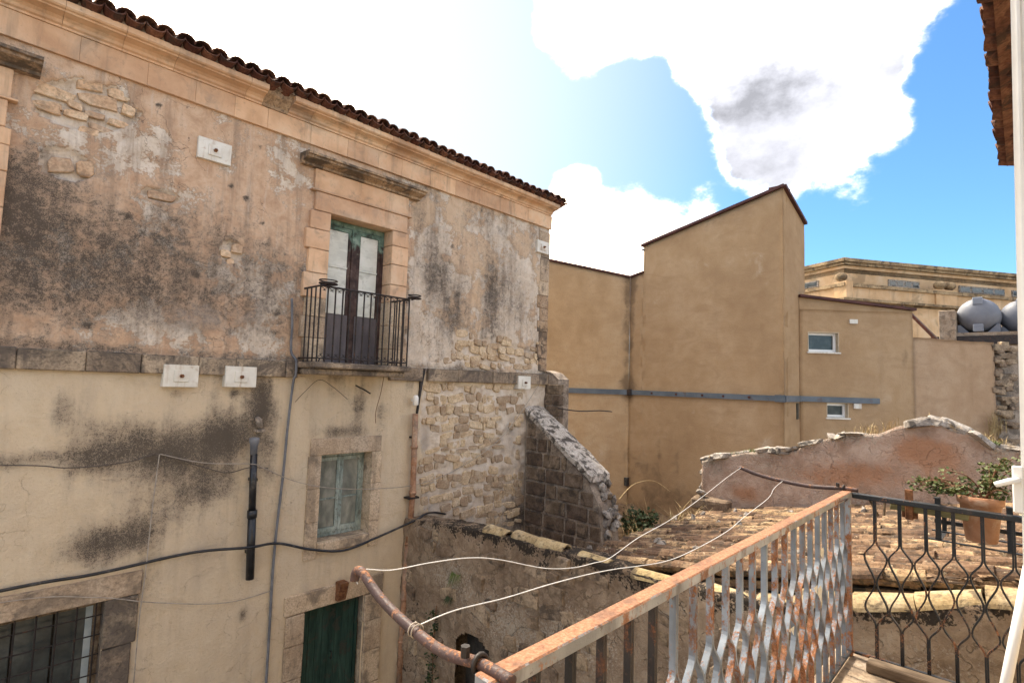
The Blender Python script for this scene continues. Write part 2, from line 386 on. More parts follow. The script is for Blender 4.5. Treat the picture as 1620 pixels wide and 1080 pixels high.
M = {}
M['plaster'] = facade_mat()
M['honey'] = surf('honey_limestone', [(.2,(.56,.345,.205)),(.5,(.67,.44,.275)),(.8,(.72,.53,.365))], 1.8, .9, .3, 45, .006,
                  grime=[(1.6,.50,.95,(.30,.235,.18),.75),(5,.58,.9,(.30,.22,.16),.55),(14,.64,.92,(.24,.17,.12),.5)], streak=(5,.52,.9,(.27,.19,.13),.6), rnd=.10, up=(.4,.9,(.10,.085,.07),.9))
M['hood'] = surf('grimy_limestone', [(.25,(.30,.20,.125)),(.5,(.43,.30,.19)),(.75,(.48,.36,.25))], 3, .9, .45, 40, .01,
                 grime=[(2.2,.48,.66,(.075,.062,.052),.85),(16,.55,.7,(.11,.09,.07),.6)], streak=(7,.5,.75,(.12,.09,.07),.6), rnd=.1, up=(.3,.8,(.06,.052,.045),1.0))
M['string'] = surf('string_course_stone', [(.25,(.22,.175,.13)),(.5,(.34,.265,.19)),(.75,(.44,.35,.255))], 1.6, .92, .45, 40, .01,
                   grime=[(2.0,.46,.66,(.10,.083,.07),.8),(14,.55,.72,(.07,.06,.05),.6)], streak=(6,.5,.75,(.13,.105,.085),.6), rnd=.16, up=(.4,.9,(.045,.04,.035),1.0))
M['surround'] = surf('window_surround_stone', [(.25,(.47,.355,.24)),(.5,(.58,.45,.315)),(.75,(.62,.50,.365))], 2.4, .9, .35, 45, .008,
                     grime=[(1.4,.5,.68,(.16,.13,.10),.75),(15,.56,.75,(.15,.12,.09),.5)], streak=(6,.52,.78,(.22,.17,.12),.55), rnd=.12)
M['rubble'] = surf('rubble_limestone', [(.15,(.42,.29,.175)),(.5,(.55,.42,.28)),(.85,(.64,.53,.39))], 5, .93, .6, 30, .02,
                   grime=[(5,.66,.9,(.28,.20,.135),.6)], rnd=.22)
M['patchstone'] = surf('ochre_patch_stone', [(.2,(.52,.345,.215)),(.5,(.62,.44,.29)),(.8,(.67,.53,.38))], 5, .93, .5, 30, .015, grime=[(7,.6,.78,(.24,.18,.13),.6)], rnd=.16)
M['wallstone'] = surf('dirty_wall_stone', [(.2,(.20,.145,.095)),(.5,(.31,.23,.155)),(.8,(.40,.31,.22))], 6, .95, .6, 30, .02,
                      grime=[(5,.52,.7,(.075,.06,.047),.8)], rnd=.25)
M['coping'] = surf('lichened_coping_stone', [(.2,(.21,.18,.15)),(.5,(.34,.305,.265)),(.8,(.47,.43,.385))], 7, .95, .6, 35, .02,
                   grime=[(6,.52,.68,(.06,.052,.045),.9),(3,.62,.75,(.34,.22,.09),.5)], rnd=.2)
M['block'] = surf('dark_tuff_block', [(.2,(.105,.076,.053)),(.5,(.18,.133,.095)),(.8,(.265,.20,.147))], 5, .95, .6, 40, .02, grime=[(4,.5,.7,(.05,.042,.036),.75)], rnd=.28)
M['mortar'] = surf('grey_mortar', [(.2,(.25,.20,.155)),(.5,(.35,.285,.225)),(.8,(.43,.36,.29))], 6, .95, .6, 40, .02, grime=[(4,.5,.7,(.10,.085,.07),.7)])
M['lichencap'] = surf('white_lichen_cap', [(.2,(.36,.32,.27)),(.5,(.53,.48,.42)),(.8,(.64,.59,.52))], 8, .95, .6, 40, .02, grime=[(6,.46,.68,(.05,.042,.035),.92),(16,.58,.78,(.07,.058,.046),.8)])
M['tile'] = surf('dark_eave_tile', [(.2,(.085,.036,.027)),(.5,(.155,.066,.044)),(.8,(.23,.115,.075))], 6, .9, .5, 40, .01, grime=[(6,.5,.68,(.05,.036,.03),.8)], rnd=.35, up=(.3,.9,(.09,.06,.05),.7))
M['rooftile'] = surf('lichened_roof_tile', [(.2,(.13,.08,.05)),(.5,(.25,.155,.09)),(.8,(.38,.265,.16))], 5, .92, .5, 40, .012,
                     grime=[(6,.48,.72,(.06,.044,.032),.85),(24,.56,.74,(.045,.034,.026),.85),(17,.68,.82,(.52,.45,.31),.75)], rnd=.5)
M['rooffill'] = surf('earth_and_moss', [(.25,(.09,.06,.038)),(.5,(.20,.125,.07)),(.75,(.30,.20,.11))], 9, .97, .7, 40, .03, grime=[(9,.5,.62,(.05,.042,.028),.9)])
M['verge'] = surf('pale_yellow_tile', [(.2,(.36,.26,.125)),(.5,(.49,.37,.20)),(.8,(.58,.47,.29))], 4, .9, .4, 40, .01, grime=[(7,.52,.72,(.10,.075,.05),.85),(20,.6,.8,(.12,.09,.06),.7)], rnd=.18)
M['lowwall'] = rough_wall_mat('lichened_rubble_wall', [(.15,(.13,.09,.06)),(.40,(.25,.18,.122)),(.6,(.37,.28,.195)),(.85,(.50,.41,.305))])
M['pinkwall'] = rough_wall_mat('pink_plastered_rubble', [(.15,(.30,.20,.145)),(.42,(.45,.315,.235)),(.6,(.54,.41,.325)),(.85,(.63,.53,.45))], rust=(.43,.22,.12), crack=.25)
M['rubblebed'] = M['plaster']
M['stucco'] = None
def stucco(name, cols, tint):
    mt, t = newmat(name); p = t.pos(); big = t.noise(t.map(p, (1,1,.6)), .55, 5, .55, .4); mid = t.noise(p, 2.6, 5, .6, .5); fine = t.noise(p, 30, 3, .6)
    trow = t.noise(t.map(p, (1.1,1.1,3.0)), 1.0, 5, .6, 1.2)
    c = t.ramp(t.m('ADD', t.m('MULTIPLY', big, .6), t.m('MULTIPLY', mid, .4)), cols)
    c = t.mix(t.ss(trow, .4, .85, 0, .55), c, tint)
    dr = t.noise(t.map(p, (2.6,2.6,.16)), 1, 4, .62); c = t.mix(t.ss(dr, .6, 1.0, 0, .35), c, (.28,.19,.115))
    a = t.n('ShaderNodeAttribute', attribute_name='mask'); sp = t.n('ShaderNodeSeparateColor'); t.set(sp.inputs[0], a.outputs['Color'])
    st = t.m('ADD', sp.outputs[0], t.m('MULTIPLY', t.m('SUBTRACT', mid, .5), .8)); c = t.mix(t.ss(st, .3, .9, 0, .8), c, (.15,.10,.06))
    st2 = t.m('ADD', sp.outputs[1], t.m('MULTIPLY', t.m('SUBTRACT', mid, .5), .8)); c = t.mix(t.ss(st2, .3, .9, 0, .6), c, (.58,.50,.40))
    c = t.mix(t.ss(fine, .58, .8, 0, .3), c, (.25,.17,.1))
    t.out(c, .93, t.m('ADD', t.m('MULTIPLY', mid, .7), t.m('MULTIPLY', fine, .35)), .45, .02, spec=.12); return mt
M['stucco'] = stucco('tan_stucco', [(.15,(.31,.198,.108)),(.5,(.395,.268,.152)),(.85,(.475,.342,.213))], (.33,.218,.124))
M['stucco2'] = stucco('lit_yellow_tan_stucco', [(.2,(.40,.265,.14)),(.5,(.49,.34,.195)),(.8,(.55,.41,.26))], (.42,.285,.16))  # lighter, yellower stucco copy: the left wall's extra light is in the colour
M['stucco3'] = stucco('worn_tan_render', [(.2,(.32,.205,.12)),(.5,(.41,.28,.175)),(.8,(.49,.36,.24))], (.33,.22,.135))
M['palace'] = surf('ochre_palace_stone', [(.25,(.52,.33,.17)),(.5,(.62,.42,.24)),(.75,(.66,.49,.31))], .5, .9, .2, 8, .02, grime=[(.6,.55,.75,(.30,.21,.12),.6)], streak=(1.2,.55,.8,(.30,.20,.12),.5))
M['palacedark'] = surf('weathered_parapet_stone', [(.25,(.22,.155,.09)),(.5,(.36,.26,.15)),(.75,(.46,.34,.20))], .9, .95, .4, 8, .04, grime=[(1.3,.5,.66,(.10,.075,.05),.8)])
M['steel'] = surf('grey_blue_steel', [(.3,(.085,.105,.125)),(.7,(.13,.155,.18))], 2, .5, .1, 20, .004, spec=.4, grime=[(4,.62,.8,(.10,.06,.04),.5)])
M['darkred'] = surf('dark_red_flashing', [(.3,(.055,.022,.02)),(.7,(.10,.04,.034))], 3, .6, .1, 20)
M['white'] = surf('white_painted_plate', [(.3,(.66,.63,.55)),(.7,(.76,.74,.67))], 5, .6, .1, 30, grime=[(9,.60,.85,(.40,.27,.16),.6)], streak=(14,.55,.85,(.40,.28,.18),.5))
M['rustbolt'] = surf('rusty_bolt', [(.3,(.12,.05,.025)),(.7,(.28,.13,.06))], 20, .8, .4, 60)
M['pvcwhite'] = surf('white_lacquered_aluminium', [(.3,(.80,.79,.75)),(.7,(.86,.85,.82))], 4, .35, .03, 20, spec=.5)
M['iron'] = surf('black_iron', [(.3,(.012,.010,.010)),(.7,(.035,.026,.023))], 12, .55, .4, 60, .003, spec=.4, grime=[(18,.6,.75,(.10,.04,.02),.6)])
def rusty(name, paint, rustamt, topamt, rustc=[(.15,(.09,.036,.02)),(.5,(.27,.115,.052)),(.85,(.43,.22,.12))]):
    mt, t = newmat(name); p = t.pos()
    n = t.noise(t.map(p, (1,1,.45)), 22, 5, .7, .3); f = t.noise(p, 90, 4, .7); b = t.noise(p, 4, 3, .6)
    pc = t.ramp(b, [(.3, tuple(.62*x for x in paint)), (.6, paint), (.8, tuple(min(1, 1.15*x) for x in paint))])
    rc = t.ramp(f, rustc)
    k = t.m('ADD', t.m('ADD', n, t.m('MULTIPLY', t.m('SUBTRACT', f, .5), .5)), t.m('MULTIPLY', t.m('SUBTRACT', b, .5), .7))
    k = t.m('ADD', k, t.m('MULTIPLY', t.ss(t.nz(), .5, .95), topamt))
    xz = t.n('ShaderNodeSeparateXYZ'); t.set(xz.inputs[0], p); k = t.m('ADD', k, t.ss(xz.outputs[2], -.85, -1.5, 0, .20)); k = t.m('ADD', k, t.m('MULTIPLY', t.m('SUBTRACT', t.rnd(), .5), .28))
    e = t.ss(k, rustamt-.06, rustamt+.22); c = t.mix(e, pc, rc)
    c = t.mix(t.ss(t.noise(t.map(p, (1,1,.25)), 9, 4, .6), .5, .8, 0, .55), c, (.07,.05,.042))
    c = t.mix(t.ss(t.noise(p, 34, 4, .7), .72, .85, 0, .6), c, (.09,.05,.035))
    t.out(c, t.ss(e, 0, 1, .5, .85), t.m('ADD', t.m('MULTIPLY', e, .5), t.m('MULTIPLY', f, .4)), .6, .004, spec=.35); return mt
M['railpaint'] = rusty('flaking_blue_white_paint', (.29,.335,.39), .58, 0)
M['railtop'] = rusty('rusted_handrail', (.40,.41,.42), .54, .85, [(.1,(.16,.068,.036)),(.45,(.31,.145,.078)),(.85,(.42,.24,.15))])
M['raildark'] = rusty('dark_weathered_rail', (.020,.024,.028), .84, .03)
M['railnear'] = rusty('dark_rusty_bar', (.030,.026,.025), .66, 0, [(.15,(.05,.022,.014)),(.5,(.13,.055,.03)),(.85,(.26,.12,.065))])  # darker base and rust colours for the balusters nearest the left corner
M['railarm'] = rusty('rusted_pipe', (.085,.05,.045), .72, .12)
M['blackplastic'] = surf('black_plastic', [(.3,(.008,.009,.011)),(.7,(.02,.021,.025))], 8, .35, .08, 30, spec=.5, grime=[(9,.62,.78,(.12,.11,.10),.45)])
M['greyplastic'] = surf('grey_conduit', [(.3,(.12,.125,.14)),(.7,(.19,.195,.21))], 6, .6, .1, 30)
M['terracotta_pipe'] = surf('terracotta_downpipe', [(.25,(.34,.17,.09)),(.5,(.43,.25,.155)),(.75,(.46,.32,.22))], 4, .85, .35, 30, grime=[(3,.5,.7,(.22,.16,.12),.7)])
M['whitewire'] = surf('white_wire', [(.3,(.60,.61,.62)),(.7,(.74,.75,.76))], 10, .5, .05, 30, spec=.4)
M['oldwire'] = surf('dirty_cable', [(.3,(.28,.24,.20)),(.7,(.42,.37,.31))], 10, .7, .05, 30)
M['darkwire'] = surf('dark_cable', [(.3,(.07,.055,.045)),(.7,(.12,.10,.085))], 10, .7, .05, 30)
def doorpaint():
    mt, t = newmat('worn_green_door_paint'); p = t.pos(); x = t.n('ShaderNodeSeparateXYZ'); t.set(x.inputs[0], p)
    n = t.noise(p, 7, 7, .65, .4); k = t.m('ADD', t.m('SUBTRACT', x.outputs[2], 2.18), t.m('MULTIPLY', t.m('SUBTRACT', n, .5), 1.0))
    g = t.ramp(n, [(.3,(.06,.115,.09)),(.6,(.14,.225,.18)),(.8,(.26,.34,.28))]); b = t.ramp(n, [(.3,(.03,.018,.015)),(.6,(.075,.045,.038)),(.8,(.12,.085,.07))])
    t.out(t.mix(t.ss(k, -.12, .28), b, g), .7, t.noise(t.map(p,(60,60,6)),1,5), .3, .004); return mt
M['doorpaint'] = doorpaint()
M['teal'] = surf('faded_teal_paint', [(.25,(.15,.19,.175)),(.5,(.27,.335,.305)),(.75,(.42,.48,.43))], 7, .65, .35, 50, .004, grime=[(12,.6,.75,(.12,.10,.08),.6)], mapping=(1,1,.3))
M['cream'] = surf('cream_painted_panel', [(.3,(.56,.57,.50)),(.5,(.66,.67,.59)),(.75,(.72,.72,.65))], 3, .4, .1, 30, spec=.5, grime=[(5,.58,.78,(.30,.29,.24),.45)], mapping=(1,1,2.5))
M['greyboard'] = surf('grey_weathered_board', [(.3,(.085,.075,.08)),(.6,(.13,.115,.12)),(.8,(.18,.16,.16))], 3, .75, .2, 30, mapping=(1,1,.4))
M['curtain'] = surf('dusty_window_pane', [(.25,(.08,.09,.08)),(.5,(.19,.20,.17)),(.8,(.38,.38,.32))], 2.6, .25, .05, 30, spec=.6, mapping=(1,1,.5))
M['darkglass'] = surf('dark_dusty_glass', [(.3,(.03,.037,.037)),(.6,(.055,.065,.062)),(.8,(.09,.10,.095))], 3, .2, .04, 20, spec=.6)
M['greendoor'] = surf('dark_green_planks', [(.25,(.012,.035,.028)),(.5,(.025,.06,.048)),(.8,(.05,.10,.08))], 5, .6, .4, 40, .005, mapping=(1,1,.15), grime=[(6,.55,.72,(.05,.045,.035),.7)])
M['bluepane'] = surf('pale_blue_frame', [(.3,(.30,.37,.40)),(.7,(.44,.50,.52))], 4, .5, .1, 30)
M['wood'] = surf('grey_weathered_wood', [(.25,(.14,.10,.065)),(.5,(.24,.18,.12)),(.8,(.33,.26,.18))], 8, .9, .5, 60, .006, mapping=(1,.15,1), rnd=.2)
M['greenwood'] = surf('mossy_wood', [(.25,(.13,.12,.055)),(.5,(.22,.20,.10)),(.8,(.30,.27,.15))], 8, .9, .4, 60, .006, mapping=(1,.15,1))
M['pot'] = surf('terracotta_pot', [(.25,(.36,.18,.10)),(.5,(.44,.245,.15)),(.8,(.48,.31,.21))], 6, .85, .3, 40, grime=[(6,.56,.74,(.55,.42,.32),.6)])
M['soil'] = surf('dry_soil', [(.3,(.05,.035,.022)),(.7,(.11,.08,.05))], 20, .97, .6, 60)
M['concrete'] = surf('balcony_concrete', [(.25,(.26,.19,.13)),(.5,(.36,.28,.20)),(.8,(.44,.36,.28))], 4, .92, .45, 40, .01, grime=[(5,.52,.7,(.14,.11,.085),.7)])
M['render'] = surf('cream_house_render', [(.3,(.52,.43,.31)),(.7,(.60,.51,.38))], 1.5, .9, .3, 30, grime=[(2,.56,.75,(.36,.29,.21),.6)])
M['tank'] = surf('grey_polyethylene', [(.3,(.13,.14,.165)),(.7,(.17,.18,.205))], 2, .5, .05, 15, spec=.4)
M['tankplate'] = surf('pale_grey_plate', [(.3,(.18,.195,.23)),(.7,(.22,.24,.275))], 2, .5, .05, 15)
M['shadowvoid'] = surf('painted_interior_shade', [(.3,(.035,.03,.026)),(.7,(.07,.06,.05))], 4, .95, .4, 30)  # interior shade put into a near-black colour for the backing sheets
M['earth'] = surf('rubble_earth', [(.25,(.13,.085,.05)),(.5,(.22,.15,.09)),(.75,(.30,.22,.14))], 3, .97, .6, 25, .03)
M['street'] = surf('street_paving', [(.25,(.14,.12,.10)),(.5,(.21,.18,.15)),(.75,(.27,.24,.20))], 2, .92, .4, 20, .02)
def leafmat(name, a, b):
    mt, t = newmat(name); p = t.pos(); n = t.noise(p, 14, 3); c = t.ramp(n, [(.3, a), (.7, b)])
    t.out(c, .6, None, spec=.3, extra={'Transmission Weight': 0.0, 'Subsurface Weight': 0.0}); return mt
M['leaf'] = leafmat('shrub_leaf', (.05,.075,.02), (.13,.15,.05))
M['leafdark'] = leafmat('dark_weed_leaf', (.018,.032,.012), (.045,.07,.025))
M['drygrass'] = leafmat('dry_grass', (.28,.19,.08), (.45,.34,.17))
M['greengrass'] = leafmat('green_weed', (.07,.11,.025), (.16,.19,.06))
M['twig'] = surf('reddish_twig', [(.3,(.12,.055,.03)),(.7,(.22,.12,.07))], 20, .85, .3, 60)
# ------------------------------------------------------------------ setting
kind(MB().add([(-400,-400,GROUND),(400,-400,GROUND),(400,400,GROUND),(-400,400,GROUND)], [(0,1,2,3)]).part('ground', M['street']), 'structure')

# ------------------------------------------------------------------ shared small meshes
def stone_mesh(seed, mat):
    """irregular, roughly squared stone, 1 x 1 in x/z, proud towards -y by 1"""
    rg = random.Random(seed); V = []; ring = []
    for sx, sz in ((1,1),(-1,1),(-1,-1),(1,-1)):
        cx, cz = sx*.5*rg.uniform(.80,1.0), sz*.5*rg.uniform(.74,1.0); cut = rg.choice((0,1,1))
        if cut:
            a, b = rg.uniform(.08,.26), rg.uniform(.08,.26)
            q = [(cx, cz - sz*b), (cx - sx*a, cz)]; ring += q if sx*sz > 0 else q[::-1]
        else: ring.append((cx, cz))
    n = len(ring)
    for x, z in ring: V.append((x, 0, z))
    for x, z in ring: V.append((x*.98, -rg.uniform(.55,.85), z*.98))
    for x, z in ring: V.append((x*rg.uniform(.84,.94), -rg.uniform(.85,1.0), z*rg.uniform(.80,.92)))
    V.append((rg.uniform(-.1,.1), -rg.uniform(.85,1.1), rg.uniform(-.1,.1))); Fs = []
    for k in range(n):
        q = (k+1) % n
        Fs += [(k,q,n+q,n+k)[::-1], (n+k,n+q,2*n+q,2*n+k)[::-1], (2*n+k,2*n+q,3*n)[::-1]]
    return mesh('stone', V, Fs, mat)
STONES = {k: [stone_mesh(i*7+j, M[k]) for i in range(10)] for j, k in enumerate(('rubble','patchstone','wallstone','coping'))}
def rock_mesh(seed, mat):
    """free-lying angular stone"""
    rg = random.Random(seed); bm = bmesh.new(); bmesh.ops.create_icosphere(bm, subdivisions=1, radius=.5)
    for v in bm.verts: v.co *= rg.uniform(.72, 1.12)
    me = bpy.data.meshes.new('stone'); bm.to_mesh(me); bm.free(); me.materials.append(mat); return me
ROCKS = [rock_mesh(i, M['coping']) for i in range(8)]
def coppo(mat, L=.45, ra=.1, rb=.078, th=.014, seg=6, name='roof_tile'):
    """curved clay tile, arch up, wide end at y=0, long axis +y"""
    V = []; Fs = []
    for y, r_ in ((0, ra), (L, rb)):
        for k in range(seg+1):
            a = math.pi*k/seg
            V.append((r_*math.cos(a), y, r_*.82*math.sin(a))); V.append(((r_-th)*math.cos(a), y, (r_*.82-th)*math.sin(a)))
    n = 2*(seg+1)
    for k in range(seg):
        o, i = 2*k, 2*k+1
        Fs += [(o, n+o, n+o+2, o+2)[::-1], (i, i+2, n+i+2, n+i)[::-1], (o, o+2, i+2, i)[::-1], (n+o, n+i, n+i+2, n+o+2)[::-1]]
    Fs += [(0, 1, n+1, n), (2*seg, n+2*seg, n+2*seg+1, 2*seg+1)]
    return mesh(name, V, Fs, mat, False)

# ================================================================== the old house across the street
FY = 8.0
house = thing('old_house', 'old house with stained peeling plaster, stone cornice and curved tile eave across the street', 'house', (3.5, 8.2, GROUND))
XL, XR = -2.5, 9.52
UPD = (4.03, 5.19, .20, 2.58)      # upper French door opening (x0,x1,z0,z1)
UPD2 = (-1.22, -.06, .20, 2.58)
LOW = (4.13, 5.03, -2.56, -1.23)   # small window
GFD = (4.00, 5.01, GROUND, -3.56)  # street door
GFW = (.30, 1.50, -4.20, -2.74)    # barred window
def gz(U, Z, c): return sum(a*np.exp(-(((U-x)/rx)**2 + ((Z-z)/rz)**2)) for x, z, rx, rz, a in c)
def zone_rubble(U, Z):
    e = (fbm(U*2.3, Z*2.3, 5)-.5)
    a = sstep(U + e*.7, 6.0, 6.08)*sstep(-Z + e*.5, .04, .10)
    b = .9*sstep(fbm(U*1.3, Z*1.5, 31) + .25*gz(U, Z, [(7.9,.55,1.3,.3,1)]), .60, .66)*sstep(U, 6.0, 6.4)*sstep(Z, .2, .3)*sstep(-Z, -1.1, -.8)
    return np.clip(np.maximum(a, b), 0, 1)
def zone_patch(U, Z):
    e = (fbm(U*4, Z*4, 9)-.5)
    d = np.sqrt(((U-.93)/.50)**2 + ((Z-3.10-.12*(U-.9))/.30)**2) + e*.7
    d2 = np.sqrt(((U-2.62)/.16)**2 + ((Z-1.70)/.16)**2) + e*.8
    d3 = np.sqrt(((U-.80)/.26)**2 + ((Z-2.35)/.17)**2) + e*.8
    d4 = np.sqrt(((U-1.75)/.20)**2 + ((Z-2.25)/.08)**2) + e*.8
    return np.maximum.reduce([1-sstep(q, .96, 1.0) for q in (d, d2, d3, d4)])
def fac_masks(U, Z):
    up = sstep(Z, .05, .12); rt = sstep(U + .25*(fbm(U, Z*2, 3)-.5), 5.55, 5.70)
    n1 = fbm(U*.8, Z*.8, 1); n2 = fbm(U*2.2, Z*2.0, 2)
    warm = up*(1-rt*(.15+.5*n2))
    mu = up*(1-rt)*(.50*sstep(-Z + .9*(n1-.5), -2.9, -1.7)*(0.80+n1) + gz(U, Z, [(1.0,1.2,1.0,.8,.18),(.35,2.15,.45,.6,.35),(.2,1.4,.4,.6,.2),(1.2,1.5,.8,.5,.12),(2.6,1.0,.6,.35,.16),(3.1,1.6,.35,.5,.10),(1.5,.9,.6,.4,.10)]))
    mu = mu - up*(1-rt)*.30*sstep(-Z, -.75, -.35)
    mr = up*rt*(.27 + .9*(fbm(U*1.8, Z*.9, 47)-.45) + gz(U, Z, [(6.2,1.9,.30,.5,.38),(6.7,1.6,.45,.6,.34),(7.7,1.9,.40,.6,.40),(8.5,1.5,.55,.7,.36),(7.2,1.0,.8,.4,.26)])) + gz(U, Z, [(9.55,1.2,.14,.9,.85),(9.55,.3,.16,.4,.7)])
    ml = (1-up)*(1-rt)*gz(U, Z, [(2.2,-1.25,1.0,.75,.40),(.9,-1.0,.6,.1,.3),(2.09,-.28,.10,.06,.5),(2.80,-.28,.09,.06,.4),(.95,-.50,.13,.26,.50),(1.45,-.80,.40,.24,.40),(2.0,-1.0,.55,.30,.50),(2.75,-.85,.40,.34,.62),(3.2,-.42,.22,.36,.70),(2.5,-1.55,.55,.30,.36),(1.35,-2.12,.38,.24,.62),(1.75,-2.0,.45,.24,.45),
          (4.75,-.50,.16,.28,.55),(5.2,-.62,.14,.3,.42),(3.35,-1.2,.14,.5,.4),(1.9,-2.6,.14,.5,.45),(.55,-1.05,.35,.12,.35),(1.25,-1.15,.3,.15,.4),(3.1,-3.35,.06,.12,.7),(4.45,-.9,.5,.14,.6)])
    strip = .35*up*np.exp(-((Z-.24)/.07)**2)
    ml = ml*1.3
    holes = gz(U, Z, [(1.62,3.42,.03,.03,1.5),(2.55,2.62,.03,.03,1.5),(2.75,2.50,.035,.03,1.5),(2.2,1.3,.03,.03,1.2),(1.1,.5,.03,.03,1.2),(3.0,2.2,.03,.03,1.2),(2.9,3.3,.03,.03,1.2),(1.4,1.9,.03,.03,1.3),(3.3,.9,.03,.03,1.2),(6.6,2.6,.03,.03,1.2),(7.4,-.42,.05,.04,1.3),(6.9,-1.75,.07,.05,1.3),(7.9,-.55,.05,.03,1.2)])  # dark insides of putlog holes, painted as spots through the mould mask
    dripz = sstep(fbm(U*4.5, Z*.22, 57, 4), .50, .78)
    runs = .55*dripz*(1-up)*np.exp(-np.clip(-.03-Z, 0, 9)/.45) + .45*dripz*up*np.exp(-np.clip(3.6-Z, 0, 9)/.55) + .5*sstep(fbm(U*5.5, Z*.2, 58, 4), .45, .75)*np.exp(-((U-4.55)/.8)**4)*(1-up)*np.exp(-np.clip(-.03-Z, 0, 9)/.6)
    mold_and_holes = mu + mr + ml + strip + holes + runs
    pe = up*(1-rt)*(.26 + 1.1*(fbm(U*1.2, Z*1.5, 41)-.44)) + up*rt*(.44 + 1.7*(fbm(U*1.5, Z*1.6, 43)-.45)) + (1-up)*(1-rt)*(.04 + .3*(fbm(U*.9, Z*1.1, 44)-.5))
    pe = pe + up*(1-rt)*gz(U, Z, [(3.2,.7,.25,.6,.30),(2.4,.55,.7,.2,.25),(1.6,2.9,.4,.3,.25)])
    z1 = np.maximum(zone_rubble(U, Z), zone_patch(U, Z)); pe = np.maximum(pe, z1*.75); mold_and_holes = mold_and_holes*(1-.6*z1) + z1*.10*(fbm(U*3, Z*3, 8))
    lowr = sstep(U, 5.6, 5.9)*sstep(-Z, 0, .1); mold_and_holes = mold_and_holes + lowr*(.28*sstep(-Z, 1.6, 2.6) + gz(U, Z, [(8.7,-2.9,.5,.5,.7),(6.1,-2.0,.3,.5,.3)]))
    al = up*(1-rt)*gz(U, Z, [(2.2,.7,1.0,.35,.55),(3.1,1.3,.4,.8,.3)]) + lowr*gz(U, Z, [(8.45,-1.1,.25,.8,.6),(6.15,-1.1,.15,.35,.8)]) + up*rt*gz(U, Z, [(8.9,.7,.3,.3,.6),(7,.6,.8,.3,.3)])
    return np.stack([np.clip(mold_and_holes,0,1.3), np.clip(pe,0,1), np.clip(warm,0,1), np.clip(al,0,1)], -1)
def fac_disp(U, Z):
    d = .022*(fbm(U*.9, Z*.9, 61)-.5) + .014*(fbm(U*4, Z*4, 62)-.5)
    m = fac_masks(U, Z)[...,1]; up = sstep(Z, .05, .12)
    d = d + up*.008*(fbm(U*9, Z*9, 63)-.5) - .010*sstep(m, .42, .52)*up
    return d - .035*zone_rubble(U, Z) - .055*zone_patch(U, Z) + .11*zone_rubble(U, Z)*(fbm(U*4.5, Z*4.5, 64)-.44)
xs = breaks(sorted({XL, -1.22, -.06, .30, 1.50, 4.0, 4.03, 4.13, 5.01, 5.03, 5.19, XR}), .035)
zs = breaks(sorted({GROUND, -4.2, -3.56, -2.74, -2.56, -1.23, .20, 2.58, 4.05}), .035)
wall = grid_wall('wall', xs, zs, lambda u: (u, np.full_like(u, FY)), (0,-1), fac_disp, fac_masks, M['plaster'], house, GROUND, holes=(UPD, UPD2, LOW, GFD, GFW), back=.45)
MB().box(9.10, XR-.005, 8.46, 13.0, GROUND, 4.06).part('end_wall', M['render'], house)
MB().box(XL, XL+.4, 8.46, 13.0, GROUND, 4.06).part('end_wall', M['render'], house)

# exposed stones, each a piece of the wall
def lay_stones(x0, x1, z0, z1, ok, stones, hmin, hmax, wmin, wmax, skip, front, dep, parent, rotz=0, at=None, rg=random.Random(5)):
    z = z0
    while z < z1:
        h = rg.uniform(hmin, hmax); x = x0 + rg.uniform(0, wmax)*.5
        while x < x1:
            wd = rg.uniform(wmin, wmax)*rg.choice((.6,1,1,1.25)); hh = h*rg.uniform(.75,1.08)
            cx, cz = x + wd/2, z + h/2 + rg.uniform(-.05,.05)
            if rg.random() > skip and ok(cx, cz):
                p = at(cx, cz) if at else (cx, front + dep*.55, cz)
                link('stone', rg.choice(stones), parent, p, (rg.uniform(-.09,.09), rg.uniform(-.24,.24), rotz + rg.uniform(-.09,.09)), (wd*1.07, dep*rg.uniform(.75,1.2), hh*1.08))
            x += wd + rg.uniform(0, .03)
        z += h + rg.uniform(0,.015)
A1 = lambda f, x, z: float(f(np.array([x]), np.array([z]))[0])
def ok_rub(x, z):
    if z > -.05 or x > 8.80: return False
    if z < -2.35 - .28*max(0, x-6.1) : return False
    if (x-8.35)**2/.30**2 + (z+1.2)**2/.8**2 < .8 and random.random() < .8: return False
    if (x-6.15)**2/.14**2 + (z+1.1)**2/.35**2 < 1: return False
    return A1(zone_rubble, x, z) > .6
lay_stones(6.0, 8.85, -3.2, -.05, ok_rub, STONES['rubble'], .07, .22, .09, .36, .08, FY+.024, .055, wall)
lay_stones(6.2, 9.2, .26, 1.0, lambda x, z: A1(zone_rubble, x, z) > .5, STONES['rubble'], .09, .17, .12, .32, .10, FY+.020, .05, wall)
lay_stones(.4, 1.5, 2.74, 3.45, lambda x, z: A1(zone_patch, x, z) > .4, STONES['patchstone'], .10, .20, .14, .42, .03, FY+.028, .045, wall, rg=random.Random(3))
for cx, cz, wd, hh in ((2.55,1.66,.15,.13),(2.70,1.76,.17,.16),(2.62,1.56,.12,.09),(.72,2.34,.26,.2),(.95,2.36,.2,.22),(1.74,2.25,.34,.12)):
    link('stone', random.choice(STONES['patchstone']), wall, (cx, FY+.052, cz), (0, random.uniform(-.2,.2), 0), (wd, .045, hh))

